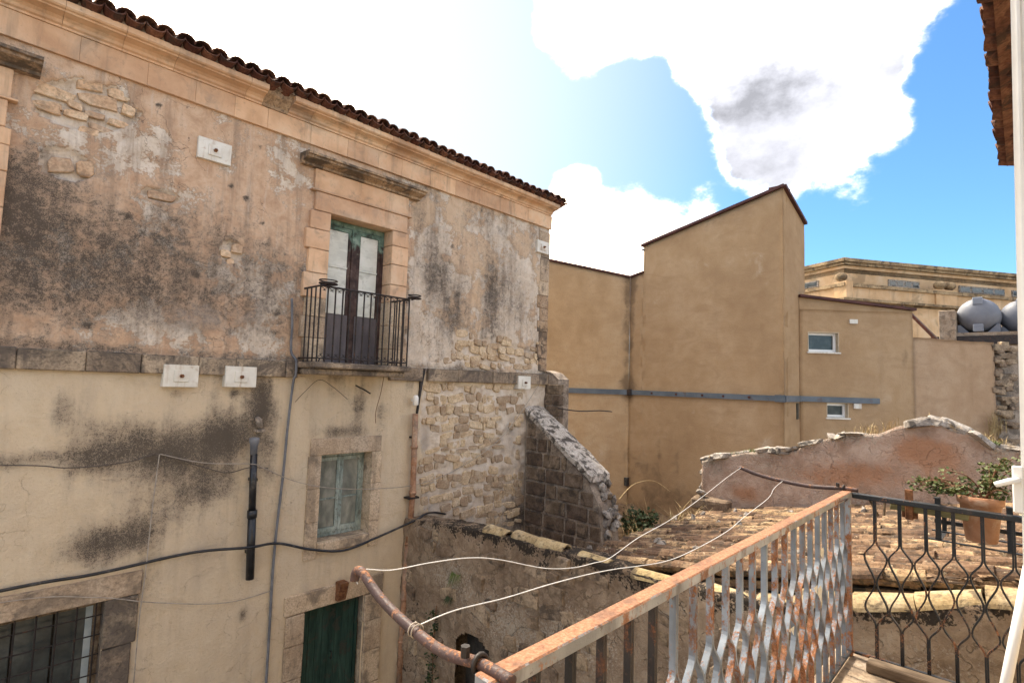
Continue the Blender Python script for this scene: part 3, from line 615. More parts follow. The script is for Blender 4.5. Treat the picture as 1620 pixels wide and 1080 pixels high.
# frieze, cornice, string course, quoins: block by block
rgb = random.Random(8); x = XL
while x < XR-.15:
    L_ = rgb.uniform(.45,.95); x1 = min(x+L_, XR+.02); y = FY-.045-rgb.uniform(0,.006)
    MB().cbox(x+.0008, x1-.0008, y, FY+.1, 3.60, 3.905, .004).part('frieze_block', M['honey'], house); x = x1
PROF = [(8.1,3.905),(7.93,3.905),(7.93,3.93),(7.90,3.945),(7.885,3.975),(7.85,4.0),(7.79,4.012),(7.745,4.015),(7.735,4.03),(7.70,4.035),(7.68,4.05),(7.68,4.115),(8.1,4.115)]
PROF2 = [(8.1,3.905),(7.93,3.905),(7.92,3.95),(7.86,4.01),(7.80,4.05),(7.76,4.115),(8.1,4.115)]
x = XL
while x < XR-.1:
    L_ = rgb.uniform(.5,1.05); x1 = min(x+L_, XR-.03); broken = x < 3.0 < x1
    if broken:
        MB().prism(PROF, 'x', x+.002, 2.86).part('cornice_block', M['honey'], house)
        MB().prism(PROF2, 'x', 2.862, 3.24).part('cornice_block', M['hood'], house)
        x1 = max(x1, 3.5); MB().prism(PROF, 'x', 3.242, x1-.002).part('cornice_block', M['honey'], house)
    else:
        j = rgb.uniform(-.005,.005); MB().prism([(a+j, b) for a, b in PROF], 'x', x+.002, x1-.002).part('cornice_block', M['honey'], house)
    x = x1
x = XL
while x < XR-.1:
    L_ = rgb.uniform(.42,.95)
    if x < 3.65 < x+L_: L_ = 3.65-x
    if 3.6 < x < 5.2: x = 5.27; continue
    if 5.55 < x+L_ and x < 5.98: L_ = 5.98-x
    x1 = min(x+L_, XR+.015)
    MB().cbox(x+.003, x1-.003, FY-.07-rgb.uniform(0,.012), FY+.1, -.035, .205+rgb.uniform(-.008,.008), .012, .004).part('string_block', M['string'], house)
    x = x1 + (.12 if abs(x1-5.98) < .01 else 0)
z = .27; k = 0
while z < 3.5:
    h = rgb.uniform(.24,.36); h = min(h, 3.595-z); wq = rgb.uniform(.26,.40)
    MB().cbox(XR-wq, XR+.012, FY-.013, FY+.3, z+.002, z+h-.002, .010, .004).part('quoin', M['surround' if z > 1.9 else 'hood'], house); z += h; k += 1

# eave tiles and roof
deck = MB().prism([(7.70,4.12),(12.9,5.80),(12.9,5.70),(7.72,4.117)], 'x', XL, XR-.02).part('roof_deck', M['tile'], house)
MB().box(XL, XR-.05, 7.715, 7.95, 4.116, 4.20).part('mortar_bed', M['mortar'], house)
TC = [coppo(M['tile'], .46, .105+.004*i, .082, name='eave_tile') for i in range(3)]
x = XL+.1
while x < XR-.02:
    link('eave_tile', random.choice(TC), house, (x + random.uniform(-.012,.012), 7.575 + random.uniform(-.02,.02), 4.175 + random.uniform(-.012,.012)), (R(18)+random.uniform(-.03,.03), random.uniform(-.06,.06), random.uniform(-.05,.05)))
    link('eave_tile', random.choice(TC), house, (x + .105, 7.60 + random.uniform(-.015,.015), 4.225), (R(18), math.pi, random.uniform(-.03,.03)))
    link('eave_tile', random.choice(TC), house, (x + random.uniform(-.012,.012), 7.93, 4.305), (R(18)+random.uniform(-.03,.03), random.uniform(-.06,.06), random.uniform(-.05,.05)))
    x += .208

# French door with stone surround and hood
def upper_door(dx, rich=True):
    sr = MB()
    hood = [(8.05,3.245),(7.90,3.245),(7.89,3.275),(7.86,3.285),(7.80,3.30),(7.74,3.315),(7.73,3.345),(7.69,3.35),(7.69,3.385),(7.72,3.395),(8.05,3.43)]
    s_ = MB().prism(hood, 'x', 3.50+dx, 5.72+dx).part('door_hood', M['hood'], house)
    MB().cbox(3.74+dx, 5.50+dx, 7.945, 8.1, 2.915, 3.243, .006).part('frieze_panel', M['honey'], s_)
    MB().cbox(3.68+dx, 5.56+dx, 7.90, 8.1, 2.885, 2.912, .006).part('fillet', M['honey'], s_)
    q = MB().cbox(3.76+dx, 5.48+dx, 7.925, 8.30, 2.585, 2.882, .008).part('door_surround', M['honey'], house)
    for side in (0, 1):
        z = .22; k = 0
        while z < 2.57:
            h = min(rgb.uniform(.28,.42), 2.582-z)
            if 2.582-(z+h) < .12: h = 2.582-z
            out = .06*(k % 2) if side == 0 else 0
            xa, xb = ((3.70-out+dx, 4.03+dx) if side == 0 else (5.19+dx, 5.53+dx))
            MB().cbox(xa, xb, 7.935-rgb.uniform(0,.006), 8.32, z+.003, z+h-.003, .008, .002).part('jamb_stone', M['honey' if z > 1.2 else 'surround'], q); z += h; k += 1
    MB().cbox(4.03+dx, 5.19+dx, 7.96, 8.3, .13, .205, .01).part('threshold', M['string'], q)
    f = MB().box(4.032+dx,4.085+dx,8.20,8.27,.206,2.58).box(5.135+dx,5.188+dx,8.20,8.27,.206,2.58).box(4.085+dx,5.135+dx,8.20,8.27,2.49,2.578).part('french_door', M['doorpaint'], house)
    for a, b, yy in ((4.09, 4.56, 8.205), (4.66, 5.13, 8.20)):
        a += dx; b += dx
        MB().box(a,a+.07,yy,yy+.05,.22,2.485).box(b-.05,b,yy,yy+.05,.22,2.485).box(a+.07,b-.05,yy,yy+.05,2.42,2.485).part('door_stile', M['doorpaint'], f)
        for zz in (1.80, 1.42): MB().box(a+.07, b-.05, yy+.006, yy+.045, zz, zz+.03).part('glazing_bar', M['cream'], f)
        for z0, z1 in ((1.03,1.418),(1.452,1.798),(1.832,2.418)): MB().cbox(a+.071, b-.051, yy+.018, yy+.035, z0, z1, .006).part('pane', M['cream'], f)
        MB().box(a+.02, b-.01, yy-.012, yy+.03, .215, 1.02).part('kick_board', M['greyboard'], f)
    MB().box(4.562+dx, 4.658+dx, 8.185, 8.26, .21, 2.488).part('meeting_stile', M['doorpaint'], f)
    MB().box(4.04+dx, 5.18+dx, 8.275, 8.33, .21, 2.57).part('backing', M['shadowvoid'], f)
upper_door(0); upper_door(-5.25)

# iron balcony in front of it
bal = MB().cbox(3.60, 5.32, 7.36, 8.02, .115, .205, .02, .006).cbox(3.66, 5.26, 7.46, 8.02, .02, .112, .02, .006).part('balcony', M['string'], house)
IR = M['iron']; RY = 7.42; BX0, BX1 = 3.67, 5.24
MB().tube([(BX0,8.02,1.325),(BX0,RY,1.32),(BX1,RY,1.32),(BX1,8.02,1.325)], .016, 6).part('top_rail', IR, bal)
MB().tube([(BX0,8.02,.265),(BX0,RY,.26),(BX1,RY,.26),(BX1,8.02,.265)], .012, 6).part('bottom_rail', IR, bal)
bar = MB().tube([(0,0,.20),(0,0,1.315)], .012, 6).me('bar', IR)
pb = (BX1-BX0)/13
for k in range(14): link('bar', bar, bal, (BX0+k*pb, RY, 0))
for xx in (BX0, BX1):
    for yy in (7.56, 7.70, 7.84): link('bar', bar, bal, (xx, yy, 0))
def scroll(flip):
    b_ = MB()
    for s_ in (-1, 1):
        pts = [(s_*(.052 - .020*(1-math.cos(a)) - .004*a), 0, flip*(-.045 + .02*math.sin(a)*(1-a/9) + .045*math.exp(-a*1.1))) for a in [i*.55 for i in range(11)]]
        b_.tube(pts, .0055, 5)
    return b_.me('scroll', IR, True)
st, sb = scroll(1), scroll(-1)
for k in range(13):
    link('scroll', st, bal, (BX0+(k+.5)*pb, RY, 1.312)); link('scroll', sb, bal, (BX0+(k+.5)*pb, RY, .268))
for xx in (3.74, 4.38, 5.06):
    MB().tube([(xx+.045*math.cos(a), RY-.02, .205+.06*math.sin(a)) for a in [math.pi*i/8-.2 for i in range(10)]], .010, 6).part('foot_ring', IR, bal)
for xx, yy, rr in ((3.74, 7.33, .13), (5.30, 7.36, .11)):
    ring = [(xx+rr*math.cos(a), yy+rr*.8*math.sin(a), 1.345) for a in [2*math.pi*i/16 for i in range(17)]]
    MB().tube(ring, .012, 6).tube([(p[0],p[1],p[2]+.045) for p in ring], .010, 6).tube([(xx-rr,yy,1.345),(xx+rr,yy,1.345)], .012, 6).tube([(xx,yy-rr*.8,1.345),(xx,7.44,1.325)], .012, 6).part('pot_ring', IR, bal)

# small window below
sq = MB().cbox(3.94, 5.20, 7.972, 8.34, -1.232, -.97, .01, .004).part('window_surround', M['surround'], house)
for a, b, zz in ((3.92,4.13,-1.235),(5.03,5.22,-1.235)):
    z = -2.80; k = 0
    for h in ((.56,.5,.51) if a < 4.5 else (.42,.62,.53)):
        MB().cbox(a, b, 7.976-rgb.uniform(0,.006), 8.36, z+.003, z+h-.003, .008, .003).part('jamb_stone', M['surround'], sq); z += h
MB().cbox(4.132, 5.028, 7.935, 8.36, -2.72, -2.565, .012, .003).part('sill', M['surround'], sq)
wf = MB().box(4.135,4.185,8.22,8.29,-2.56,-1.236).box(4.975,5.025,8.22,8.29,-2.56,-1.236).box(4.185,4.975,8.22,8.29,-1.30,-1.238).box(4.185,4.975,8.22,8.29,-2.56,-2.50).part('window', M['teal'], house)
for a, b, yy in ((4.19,4.575,8.20),(4.585,4.97,8.21)):
    MB().box(a,a+.055,yy,yy+.045,-2.495,-1.305).box(b-.055,b,yy,yy+.045,-2.495,-1.305).box(a+.055,b-.055,yy,yy+.045,-1.36,-1.305).box(a+.055,b-.055,yy,yy+.045,-2.495,-2.42).box(a+.055,b-.055,yy+.005,yy+.04,-1.98,-1.955).part('sash', M['teal'], wf)
    for z0, z1 in ((-2.418,-1.982),(-1.953,-1.362)): MB().box(a+.056, b-.056, yy+.02, yy+.03, z0, z1).part('pane', M['curtain'], wf)
MB().box(4.14,5.02,8.295,8.34,-2.55,-1.24).part('backing', M['shadowvoid'], wf)

# barred window on the ground floor
sg = MB().cbox(.05, 1.86, 7.965, 8.34, -2.738, -2.46, .01, .004).part('window_surround', M['surround'], house)
MB().cbox(1.502, 1.84, 7.962, 8.36, -3.30, -2.741, .01, .006).part('jamb_stone', M['string'], sg)
MB().cbox(1.502, 1.80, 7.966, 8.36, -4.25, -3.303, .012, .008).part('jamb_stone', M['string'], sg)
MB().cbox(.08, .298, 7.962, 8.36, -4.25, -2.741, .01, .006).part('jamb_stone', M['surround'], sg)
wg = MB().box(.302,.37,8.16,8.24,-4.19,-2.745).box(1.43,1.498,8.16,8.24,-4.19,-2.745).box(.37,1.43,8.16,8.24,-2.82,-2.745).box(.37,1.43,8.16,8.24,-4.19,-4.12).part('window', M['wood'], house)
for i in range(3):
    MB().box(.375+i*.352, .375+(i+1)*.352-.02, 8.21, 8.225, -4.115, -2.825).part('pane', M['darkglass'], wg)
MB().box(1.36, 1.428, 8.195, 8.207, -4.11, -2.83).part('frame_strip', M['bluepane'], wg)
for k in range(7): MB().tube([(.36+k*.18, 8.09, -4.2), (.36+k*.18, 8.09, -2.75)], .010, 6).part('window_bar', IR, wg)
for k in range(6): MB().tube([(.30, 8.105, -2.93-k*.225), (1.50, 8.105, -2.93-k*.225)], .008, 6).part('window_bar', IR, wg)
MB().box(.32,1.48,8.245,8.30,-4.18,-2.76).part('backing', M['shadowvoid'], wg)

# street door
sd = MB().cbox(3.68, 5.36, 7.96, 8.3, -3.558, -3.27, .012, .006).part('door_surround', M['surround'], house)
for a, b in ((3.70,3.998),(5.012,5.36)):
    z = GROUND
    for h in (.6,.52,.48,.44): MB().cbox(a+rgb.uniform(0,.03), b, 7.955, 8.32, z+.003, min(z+h,-3.562)-.003, .012, .006).part('jamb_stone', M['surround'], sd); z += h
gd = MB().box(4.002,4.05,8.14,8.22,GROUND,-3.562).box(4.96,5.008,8.14,8.22,GROUND,-3.562).part('door', M['greendoor'], house)
for i in range(8): MB().cbox(4.053+i*.1133, 4.053+(i+1)*.1133-.004, 8.15+(.012 if i > 3 else 0), 8.20, GROUND+.02, -3.565, .004).part('plank', M['greendoor'], gd)
MB().tube([(4.54,8.14,-4.35),(4.54,8.09,-4.35),(4.54,8.09,-4.45),(4.54,8.14,-4.45)], .008, 6).part('handle', IR, gd)
MB().box(4.05,4.96,8.225,8.27,GROUND,-3.57).part('backing', M['shadowvoid'], gd)

# ------------------------------------------------------------------ things fixed to the facade
def plate(x0, x1, z0, z1, label, y=7.96):
    cx, cz = (x0+x1)/2, (z0+z1)/2
    t = thing('anchor_plate', label, 'anchor plate', (cx, FY, z0), 'white tie-rod anchor plates on the old house')
    MB().cbox(x0, x1, y-.012, FY+.03, z0, z1, .004).part('base_plate', M['white'], t)
    MB().cbox(cx-.085, cx+.085, y-.028, y-.011, cz-.075, cz+.075, .004).part('washer_plate', M['white'], t)
    MB().lathe([(.026,y-.055),(.026,y-.027)], (cx,0,cz), 6, 'y').lathe([(.013,y-.085),(.013,y-.05)], (cx,0,cz), 8, 'y').part('bolt', M['rustbolt'], t)
plate(2.09,2.51,2.88,3.17,'white anchor plate high under the cornice, left of the balcony door')
plate(1.89,2.29,-.20,.085,'white anchor plate on the string course, left one of the pair', 7.90)
plate(2.62,3.03,-.19,.095,'white anchor plate on the string course, right one of the pair', 7.90)
plate(9.05,9.45,2.98,3.26,'white anchor plate on the top corner quoins of the old house')
plate(8.49,8.88,-.14,.14,'small white anchor plate on the string course above the buttress', 7.90)

t = thing('stack_pipe', 'short black vertical waste pipe with grey cap on the beige wall', 'pipe', (3.1, 7.9, -2.9))
MB().tube([(3.06,7.88,-1.12),(3.09,7.88,-1.95)], .048, 14).part('upper_length', M['blackplastic'], t, True)
MB().tube([(3.09,7.88,-1.92),(3.12,7.88,-2.84)], .055, 14).part('lower_length', M['blackplastic'], t, True)
MB().tube([(3.09,7.88,-1.90),(3.093,7.88,-2.0)], .066, 14).part('coupling', M['blackplastic'], t, True)
MB().lathe([(.046,-1.13),(.05,-1.0),(.066,-.95),(.066,-.90),(.04,-.89)], (3.055,7.88,0), 14).part('cap', M['greyplastic'], t, True)
MB().box(3.05,3.13,7.86,8.03,-1.5,-1.46).box(3.07,3.15,7.86,8.03,-2.5,-2.46).part('bracket', M['blackplastic'], t)
t = thing('wall_vent', 'small round vent stub above the black waste pipe', 'vent', (3.13, 7.98, -.75))
MB().tube([(3.12,8.03,-.64),(3.12,7.93,-.66),(3.125,7.91,-.76)], .045, 10).part('stub', M['mortar'], t, True); MB().box(3.08,3.20,7.88,8.02,-.82,-.785).part('shelf', M['mortar'], t)

def cable(name, pts, r_, mat, label, cat='cable', seg=6, sm=8, group=None):
    o = MB().tube(pts, r_, seg, True, sm).part(name, mat, None, True); return tag(o, label, cat, group)
yb = 7.955
cable('conduit', [(3.49,yb,1.15),(3.52,yb,.75),(3.53,yb,.36),(3.59,7.90,.22),(3.595,7.89,.0),(3.58,7.93,-.12),(3.55,yb,-.8),(3.53,yb,-1.4),(3.47,yb,-2.55),(3.47,yb,-3.6),(3.48,yb,-5.58)], .019, M['greyplastic'], 'thin grey vertical conduit running down the facade left of the windows', 'conduit', 8)
cable('black_cable', [(-2,7.95,-2.5),(.57,7.94,-2.38),(1.38,7.94,-2.39),(2.37,7.94,-2.35),(3.05,7.80,-2.38),(3.5,7.93,-2.44),(4.03,7.92,-2.63),(4.56,7.90,-2.74),(5.14,7.92,-2.66),(5.6,7.84,-2.53),(5.80,7.70,-2.42),(6.0,7.72,-2.36),(6.35,7.9,-2.42),(6.7,8.01,-2.52)], .019, M['blackplastic'], 'thick black cable looping across the lower facade', 'cable', 8)
cable('old_cable', [(-2,7.96,-.9),(.47,7.96,-1.06),(1.06,7.95,-1.14),(1.60,7.95,-1.12),(1.94,7.96,-1.06),(2.45,7.95,-1.26),(2.75,7.95,-1.36),(3.0,7.85,-1.30),(3.3,7.95,-1.35)], .007, M['darkwire'], 'thin dark cable sagging across the stained beige plaster', 'cable')
cable('white_cable', [(1.94,7.95,-1.05),(2.45,7.94,-1.20),(3.02,7.82,-1.25),(3.19,7.85,-1.32),(3.67,7.90,-1.56),(4.29,7.89,-1.74),(5.21,7.89,-1.85),(6.0,7.9,-1.86),(6.89,7.92,-1.68),(8.07,7.93,-1.14),(9.2,7.94,-.06),(9.3,8.0,.05)], .0065, M['oldwire'], 'thin pale cable sagging across the small window up to the corner', 'cable')
cable('white_drop_cable', [(1.93,7.95,-1.05),(1.90,7.95,-1.70),(1.88,7.94,-2.46),(1.85,7.93,-3.06),(1.85,7.94,-3.81),(1.84,7.95,-5.5)], .0065, M['oldwire'], 'thin pale cable dropping vertically right of the barred window', 'cable')
cable('low_cable', [(-1.5,7.95,-2.5),(.58,7.93,-2.50),(1.40,7.93,-2.66),(1.92,7.94,-2.85),(2.57,7.95,-3.05),(3.0,7.95,-3.12),(3.45,7.95,-3.10)], .006, M['oldwire'], 'thin grey wire over the barred window, lowest on the facade', 'wire')
cable('loose_wire', [(3.64,7.95,-.40),(3.75,7.9,-.25),(3.95,7.86,-.06),(4.2,7.9,-.16),(4.5,7.95,-.36)], .005, M['darkwire'], 'thin loose wire hanging under the upper balcony', 'wire')
cable('hanging_twig', [(5.05,7.78,.02),(5.02,7.80,-.25),(4.97,7.84,-.55),(4.99,7.86,-.75)], .006, M['twig'], 'dry stem hanging from the right end of the upper balcony', 'twig')
cable('iron_peg', [(4.66,8.02,-.13),(4.74,7.86,-.20),(4.80,7.76,-.26)], .012, M['iron'], 'short iron peg sticking out under the upper balcony', 'peg', sm=0)

t = thing('downpipe', 'rusty terracotta downpipe between the beige plaster and the exposed rubble', 'pipe', (5.80, 7.9, GROUND))
MB().tube([(5.82,7.90,-.62),(5.84,7.90,-1.9),(5.80,7.90,-2.9)], .052, 12).part('upper_length', M['terracotta_pipe'], t, True)
MB().tube([(5.80,7.90,-2.85),(5.76,7.90,-3.85),(5.74,7.90,GROUND)], .058, 12).part('lower_length', M['terracotta_pipe'], t, True)
for z in (-1.2,-2.0,-2.87,-3.8,-4.5):
    xx = np.interp(z, [GROUND,-3.85,-2.9,-1.9,-.62], [5.74,5.76,5.80,5.84,5.82]); MB().lathe([(.062,z-.03),(.068,z),(.062,z+.03)], (xx,7.90,0), 12).part('joint', M['terracotta_pipe'], t, True)
for z in (-2.1,): MB().box(5.72,5.94,7.84,8.05,z,z+.03).part('bracket', M['iron'], t)
MB().box(5.78,5.86,7.93,8.04,-1.05,-1.02).part('bracket', M['iron'], t)
t = thing('wall_lamp', 'small white cylindrical wall lamp at the top of the downpipe', 'lamp', (5.82, 7.9, -.45))
MB().lathe([(.03,-.47),(.05,-.455),(.05,-.33),(.04,-.295),(.02,-.285)], (5.80,7.88,0), 14).part('housing', M['pvcwhite'], t, True); MB().box(5.785,5.815,7.90,8.04,-.40,-.36).part('arm', M['pvcwhite'], t)
tag(MB().prism([(5.95,.20),(6.06,.20),(5.985,-.20),(5.93,-.62),(5.90,-.62),(5.945,-.2)], 'y', 7.965, 8.01).part('rusted_strip', M['iron']), 'narrow black strip beside the downpipe top, through the string course gap', 'strip')
t = thing('door_bracket', 'rusty brown bracket box above the green street door', 'bracket', (4.55, 7.9, -3.45))
MB().prism([(7.80,-3.22),(7.97,-3.22),(7.97,-3.50),(7.88,-3.50)], 'x', 4.48, 4.62).part('body', M['rustbolt'], t)
# ================================================================== raking buttress at the corner of the old house
but = thing('buttress', 'raking buttress of dark blocks with a white lichened sloping top', 'buttress', (9.2, 7.0, GROUND))
top_y = lambda z: float(np.interp(z, [GROUND,-3.1,-2.25,-1.85,-.62], [5.80,5.86,6.02,6.28,8.0]))
core = MB().prism([(8.0,-.66),(6.34,-1.88),(6.08,-2.28),(5.95,-3.1),(5.88,GROUND),(8.0,GROUND)], 'x', 8.905, 9.48).part('core', M['mortar'], but)
rg = random.Random(21); z = -5.2; k = 0
while z < -.9:
    h = .31; y = 8.0 - (.0 if k % 2 else .22) ; yl = 7.97
    while yl > top_y(z+h) + .08:
        wd = rg.choice((.58,.52,.48,.30)) if k % 2 else rg.choice((.30,.56,.50)); yr = max(yl-wd, top_y(z+h)+.04)
        if yl-yr > .09 and z > -4.0: MB().cbox(8.862+rg.uniform(0,.018), 8.93, yr+.028, yl-.028, z+.024, z+h-.024, .014, .008).part('block', M['block'], core)
        yl = yr
        if yr <= top_y(z+h)+.05: break
    z += h; k += 1
# sloping cap with ragged lichen, edge stones
cap = MB()
n = 14; Vc = []; 
for i in range(n+1):
    f = i/n; y = 8.02 + (6.22-8.02)*f; zt = -.545 + (-1.80+.545)*f
    for xx, dz in ((8.85,0),(9.02,.03),(9.3,.04),(9.52,.0)): Vc.append((xx+random.uniform(-.02,.02), y+random.uniform(-.02,.02), zt+dz+random.uniform(-.018,.018)))
    for xx in (8.85,9.52): Vc.append((xx+random.uniform(-.012,.012), y, zt-.11+random.uniform(-.02,.01)))
Fc = []
for i in range(n):
    a, b = i*6, i*6+6
    for k in range(3): Fc.append((a+k, a+k+1, b+k+1, b+k))
    Fc += [(a+4, a, b, b+4), (a+3, a+5, b+5, b+3)]
Fc += [(4,5,3,2,1,0), tuple(n*6+k for k in (0,1,2,3,5,4))]
cap.add(Vc, Fc); cap.part('sloping_cap', M['lichencap'], but)
for i in range(22):
    z = random.uniform(-3.3,-1.85); link('stone', random.choice(ROCKS), but, (random.uniform(8.93,9.45), top_y(z)+random.uniform(-.02,.06), z), (random.uniform(0,6),random.uniform(0,6),random.uniform(0,6)), (random.uniform(.22,.34),random.uniform(.14,.24),random.uniform(.14,.24)))
# pier behind the corner
pier = thing('corner_pier', 'dark blackened block pier rising behind the house corner', 'pier', (9.75, 8.0, GROUND))
MB().prism([(7.62,GROUND),(8.6,GROUND),(8.6,.26),(8.1,.30),(7.85,.24),(7.66,.10)], 'x', 9.56, 9.95).part('core', M['mortar'], pier)
for z in np.arange(-3.0, .0, .25):
    for a, b in ((7.60,7.98),(8.0,8.4)) if int(round(z*4)) % 2 else ((7.60,7.80),(7.82,8.3)):
        MB().cbox(9.535, 9.70, a, b, z+.01, z+.235, .014, .006).part('block', M['block'], pier)
cable('antenna_arm', [(9.5,7.6,-.55),(9.9,7.3,-.60),(10.3,7.05,-.58),(10.6,6.9,-.60)], .014, M['iron'], 'rusty iron arm sticking out behind the buttress top', 'iron arm', sm=3)

# ================================================================== low ruined shed closing the court
shed = thing('ruined_shed', 'low ruined stone shed with a lichened curved-tile roof', 'shed', (7.5, 2.5, GROUND))
WX = 5.76
tp_y = [-.62,.1,.6,1.2,2.0,3.0,4.4,5.9,7.0,8.0]; tp_z = [-1.50,-1.56,-1.76,-1.93,-2.10,-2.19,-2.21,-2.26,-2.34,-2.46]
def low_top(U, Z=None): return np.interp(U, tp_y, tp_z) + .05*(fbm(U*3.1, U*0+.3, 71)-.5) + .03*(fbm(U*11, U*0+.7, 72)-.5)
def low_masks(U, Z):
    d = low_top(U) - Z; n = fbm(U*1.6, Z*1.6, 81)
    r_ = .50*np.exp(-(d/.28)**2)*sstep(U, 8.0, 6.6) + .30*np.exp(-(d/.12)**2) + .20*sstep(-Z, 3.2, 4.6) + .35*gz(U, Z, [(7.6,-3.5,.35,1.0,1),(7.9,-4.6,.3,.8,1),(5.0,-2.45,.5,.2,.6),(3.6,-2.5,.5,.2,.6)]) - .12
    g = .50*gz(U, Z, [(6.6,-3.1,.8,.4,1),(5.4,-3.5,.7,.5,.9),(7.3,-2.5,.5,.25,.9),(4.2,-3.2,.8,.5,.8),(.6,-2.6,1.2,.7,.7),(2.2,-3.2,1.0,.7,.7)]) + .25*(n-.5)
    b = .45*gz(U, Z, [(4.6,-3.9,.5,.5,.5),(3.0,-2.75,.4,.25,.9),(3.2,-4.2,.8,.6,.6),(.2,-3,.4,.4,.5)])
    return np.stack([np.clip(r_,0,1), np.clip(g,0,1), np.clip(b,0,1), n*0+1], -1)
def low_disp(U, Z): return .10*(fbm(U*1.1, Z*1.1, 91)-.5) + .05*(fbm(U*4.5, Z*4.5, 92)-.5) + .022*(fbm(U*13, Z*13, 93)-.5)
arch_top = lambda u: -3.80 - .9*((u-6.12)/.40)**2*.22
ARCH = (5.78, 6.50, GROUND, arch_top)
lw = grid_wall('front_wall', breaks([-.62,5.78,6.5,8.0], .04), np.linspace(0,1,88), lambda u: (np.full_like(u, WX), u), (-1,0), low_disp, low_masks, M['lowwall'], shed, GROUND, low_top, holes=(ARCH,), back=.42)
MB().box(WX+.32, WX+.40, 5.70, 6.60, GROUND, -3.6).part('arch_shade_backing', M['shadowvoid'], shed)  # flat sheet closing the arch, its dark colour standing for the shade inside
lay_stones(.0, 7.9, -4.9, -2.45, lambda u, z: random.random() < .42 and z < A1(low_top, 8-u, 0)-.1 and not (5.6 < 8-u < 6.7 and z < -3.6), STONES['wallstone'], .14, .26, .18, .42, .05, 0, .07, lw, rotz=-math.pi/2,
           at=lambda u, z: (WX+.035 - A1(low_disp, 8-u, z), 8-u, z), rg=random.Random(14))
# roof: boards and earth, then curved tiles laid along the wall
rz = lambda y: -1.56 - .20*y
roof = MB().prism([(-.6, rz(-.6)-.10), (4.55, rz(4.55)-.10), (4.55, rz(4.55)-.02), (-.6, rz(-.6)-.02)], 'x', WX+.30, 10.45).part('roof', M['rooffill'], shed)
RT = [coppo(M['rooftile'], .46, .098+.006*i, .078, .016, 6) for i in range(4)]
pans = MB(); rg = random.Random(33); ny = 13; pitch = .212; cols_ = 22
sl_ang = math.atan(.20)
for c in range(cols_):
    xx = WX + .42 + c*pitch
    for j in range(ny):
        y = 4.60 - j*.385 + rg.uniform(-.05,.05)
        if rg.random() < .06: continue
        zz = rz(y) + .035 + rg.uniform(-.012,.03)
        # wide end faces downhill (+Y): the tile axis points uphill (-Y)
        link('roof_tile', rg.choice(RT), roof, (xx + rg.uniform(-.025,.025), y, zz), (sl_ang + rg.uniform(-.04,.07), rg.uniform(-.14,.14), math.pi + rg.uniform(-.09,.09)), (rg.uniform(.9,1.1), rg.uniform(.85,1.1), rg.uniform(.9,1.2)))
for c in range(cols_+1):
    xx = WX + .42 + (c-.5)*pitch
    for j in range(ny+1):
        y = 4.62 - j*.385; a = [math.pi + math.pi*k/6 for k in range(7)]
        V = []
        for yy, r_ in ((y, .082), (y-.44, .10)):
            for q in a: V.append((xx + r_*math.cos(q) + rg.uniform(-.008,.008), yy, rz(yy) + .085 + r_*.8*math.sin(q) + rg.uniform(-.008,.008)))
        pans.add(V, [(k, k+1, 8+k, 7+k) for k in range(6)])
kind(pans.part('channel_tiles', M['rooffill'], roof), 'stuff')  # darker material than the cover tiles, so the rows read apart
def shards(n, smin, smax, seed):
    rg = random.Random(seed); b_ = MB()
    for _ in range(n):
        x_ = rg.uniform(WX+.35,10.4); y_ = rg.uniform(-.3,4.55); s_ = rg.uniform(smin,smax)*rg.choice((.5,.8,1,1.4)); z_ = rz(y_) + .05 + .06*rg.random(); a = rg.uniform(0,6.28)
        q = [Vector((x_ + s_*rg.uniform(.6,1.2)*math.cos(a+k*1.57), y_ + s_*rg.uniform(.8,1.6)*math.sin(a+k*1.57), z_ + rg.uniform(-.25,.25)*s_)) for k in range(4)]
        q.append(sum(q, Vector())/4 + Vector((0,0,s_*rg.uniform(.25,.7)))); b_.add(q, [(0,1,4),(1,2,4),(2,3,4),(3,0,4)])
    return b_
kind(shards(3000, .012, .036, 1).part('roof_dirt', M['rooffill'], roof), 'stuff')
kind(shards(1500, .015, .045, 2).part('tile_shards', M['rooftile'], roof), 'stuff')
# pale verge tiles along the top of the front wall
VT = [coppo(M['verge'], .46, .125, .105, .018, 12, 'verge_tile') for i in range(2)]
for y, jit in ((6.02,.0),(5.45,.02),(4.98,.0),(4.28,.02),(3.45,-.03),(2.55,.0),(2.02,.02),(1.60,.0),(1.16,.0),(.70,.02),(.26,0),(-.18,.0)):
    sl = math.atan2(A1(low_top, y-.45, 0)-A1(low_top, y, 0), .45); deep = .05 if 1.9 < y < 4.5 else 0
    link('verge_tile', random.choice(VT), shed, (WX+.15+jit-(.03 if y < 1.8 else 0), y, A1(low_top, y, 0)-.015-deep), (sl+random.uniform(-.03,.03), random.uniform(-.12,.12), math.pi+random.uniform(-.06,.06)), ((1.32 if y < 1.8 else 1.08),1.0,(1.25 if y < 1.8 else 1.0)))
# loose stones on the roof and along its broken edge
for i in range(34):
    y = random.uniform(1.5,4.7); xx = random.choice((random.uniform(6.1,10.2), random.uniform(9.2,10.3))); s_ = random.uniform(.06,.17)
    tag(link('loose_stone', random.choice(ROCKS), None, (xx, y, rz(y)+.075+s_*.22), (random.uniform(0,6),random.uniform(0,6),random.uniform(0,6)), (s_*1.5,s_,s_*.7)), 'loose grey stone lying on the tiled shed roof', 'stone', 'loose stones on the shed roof')
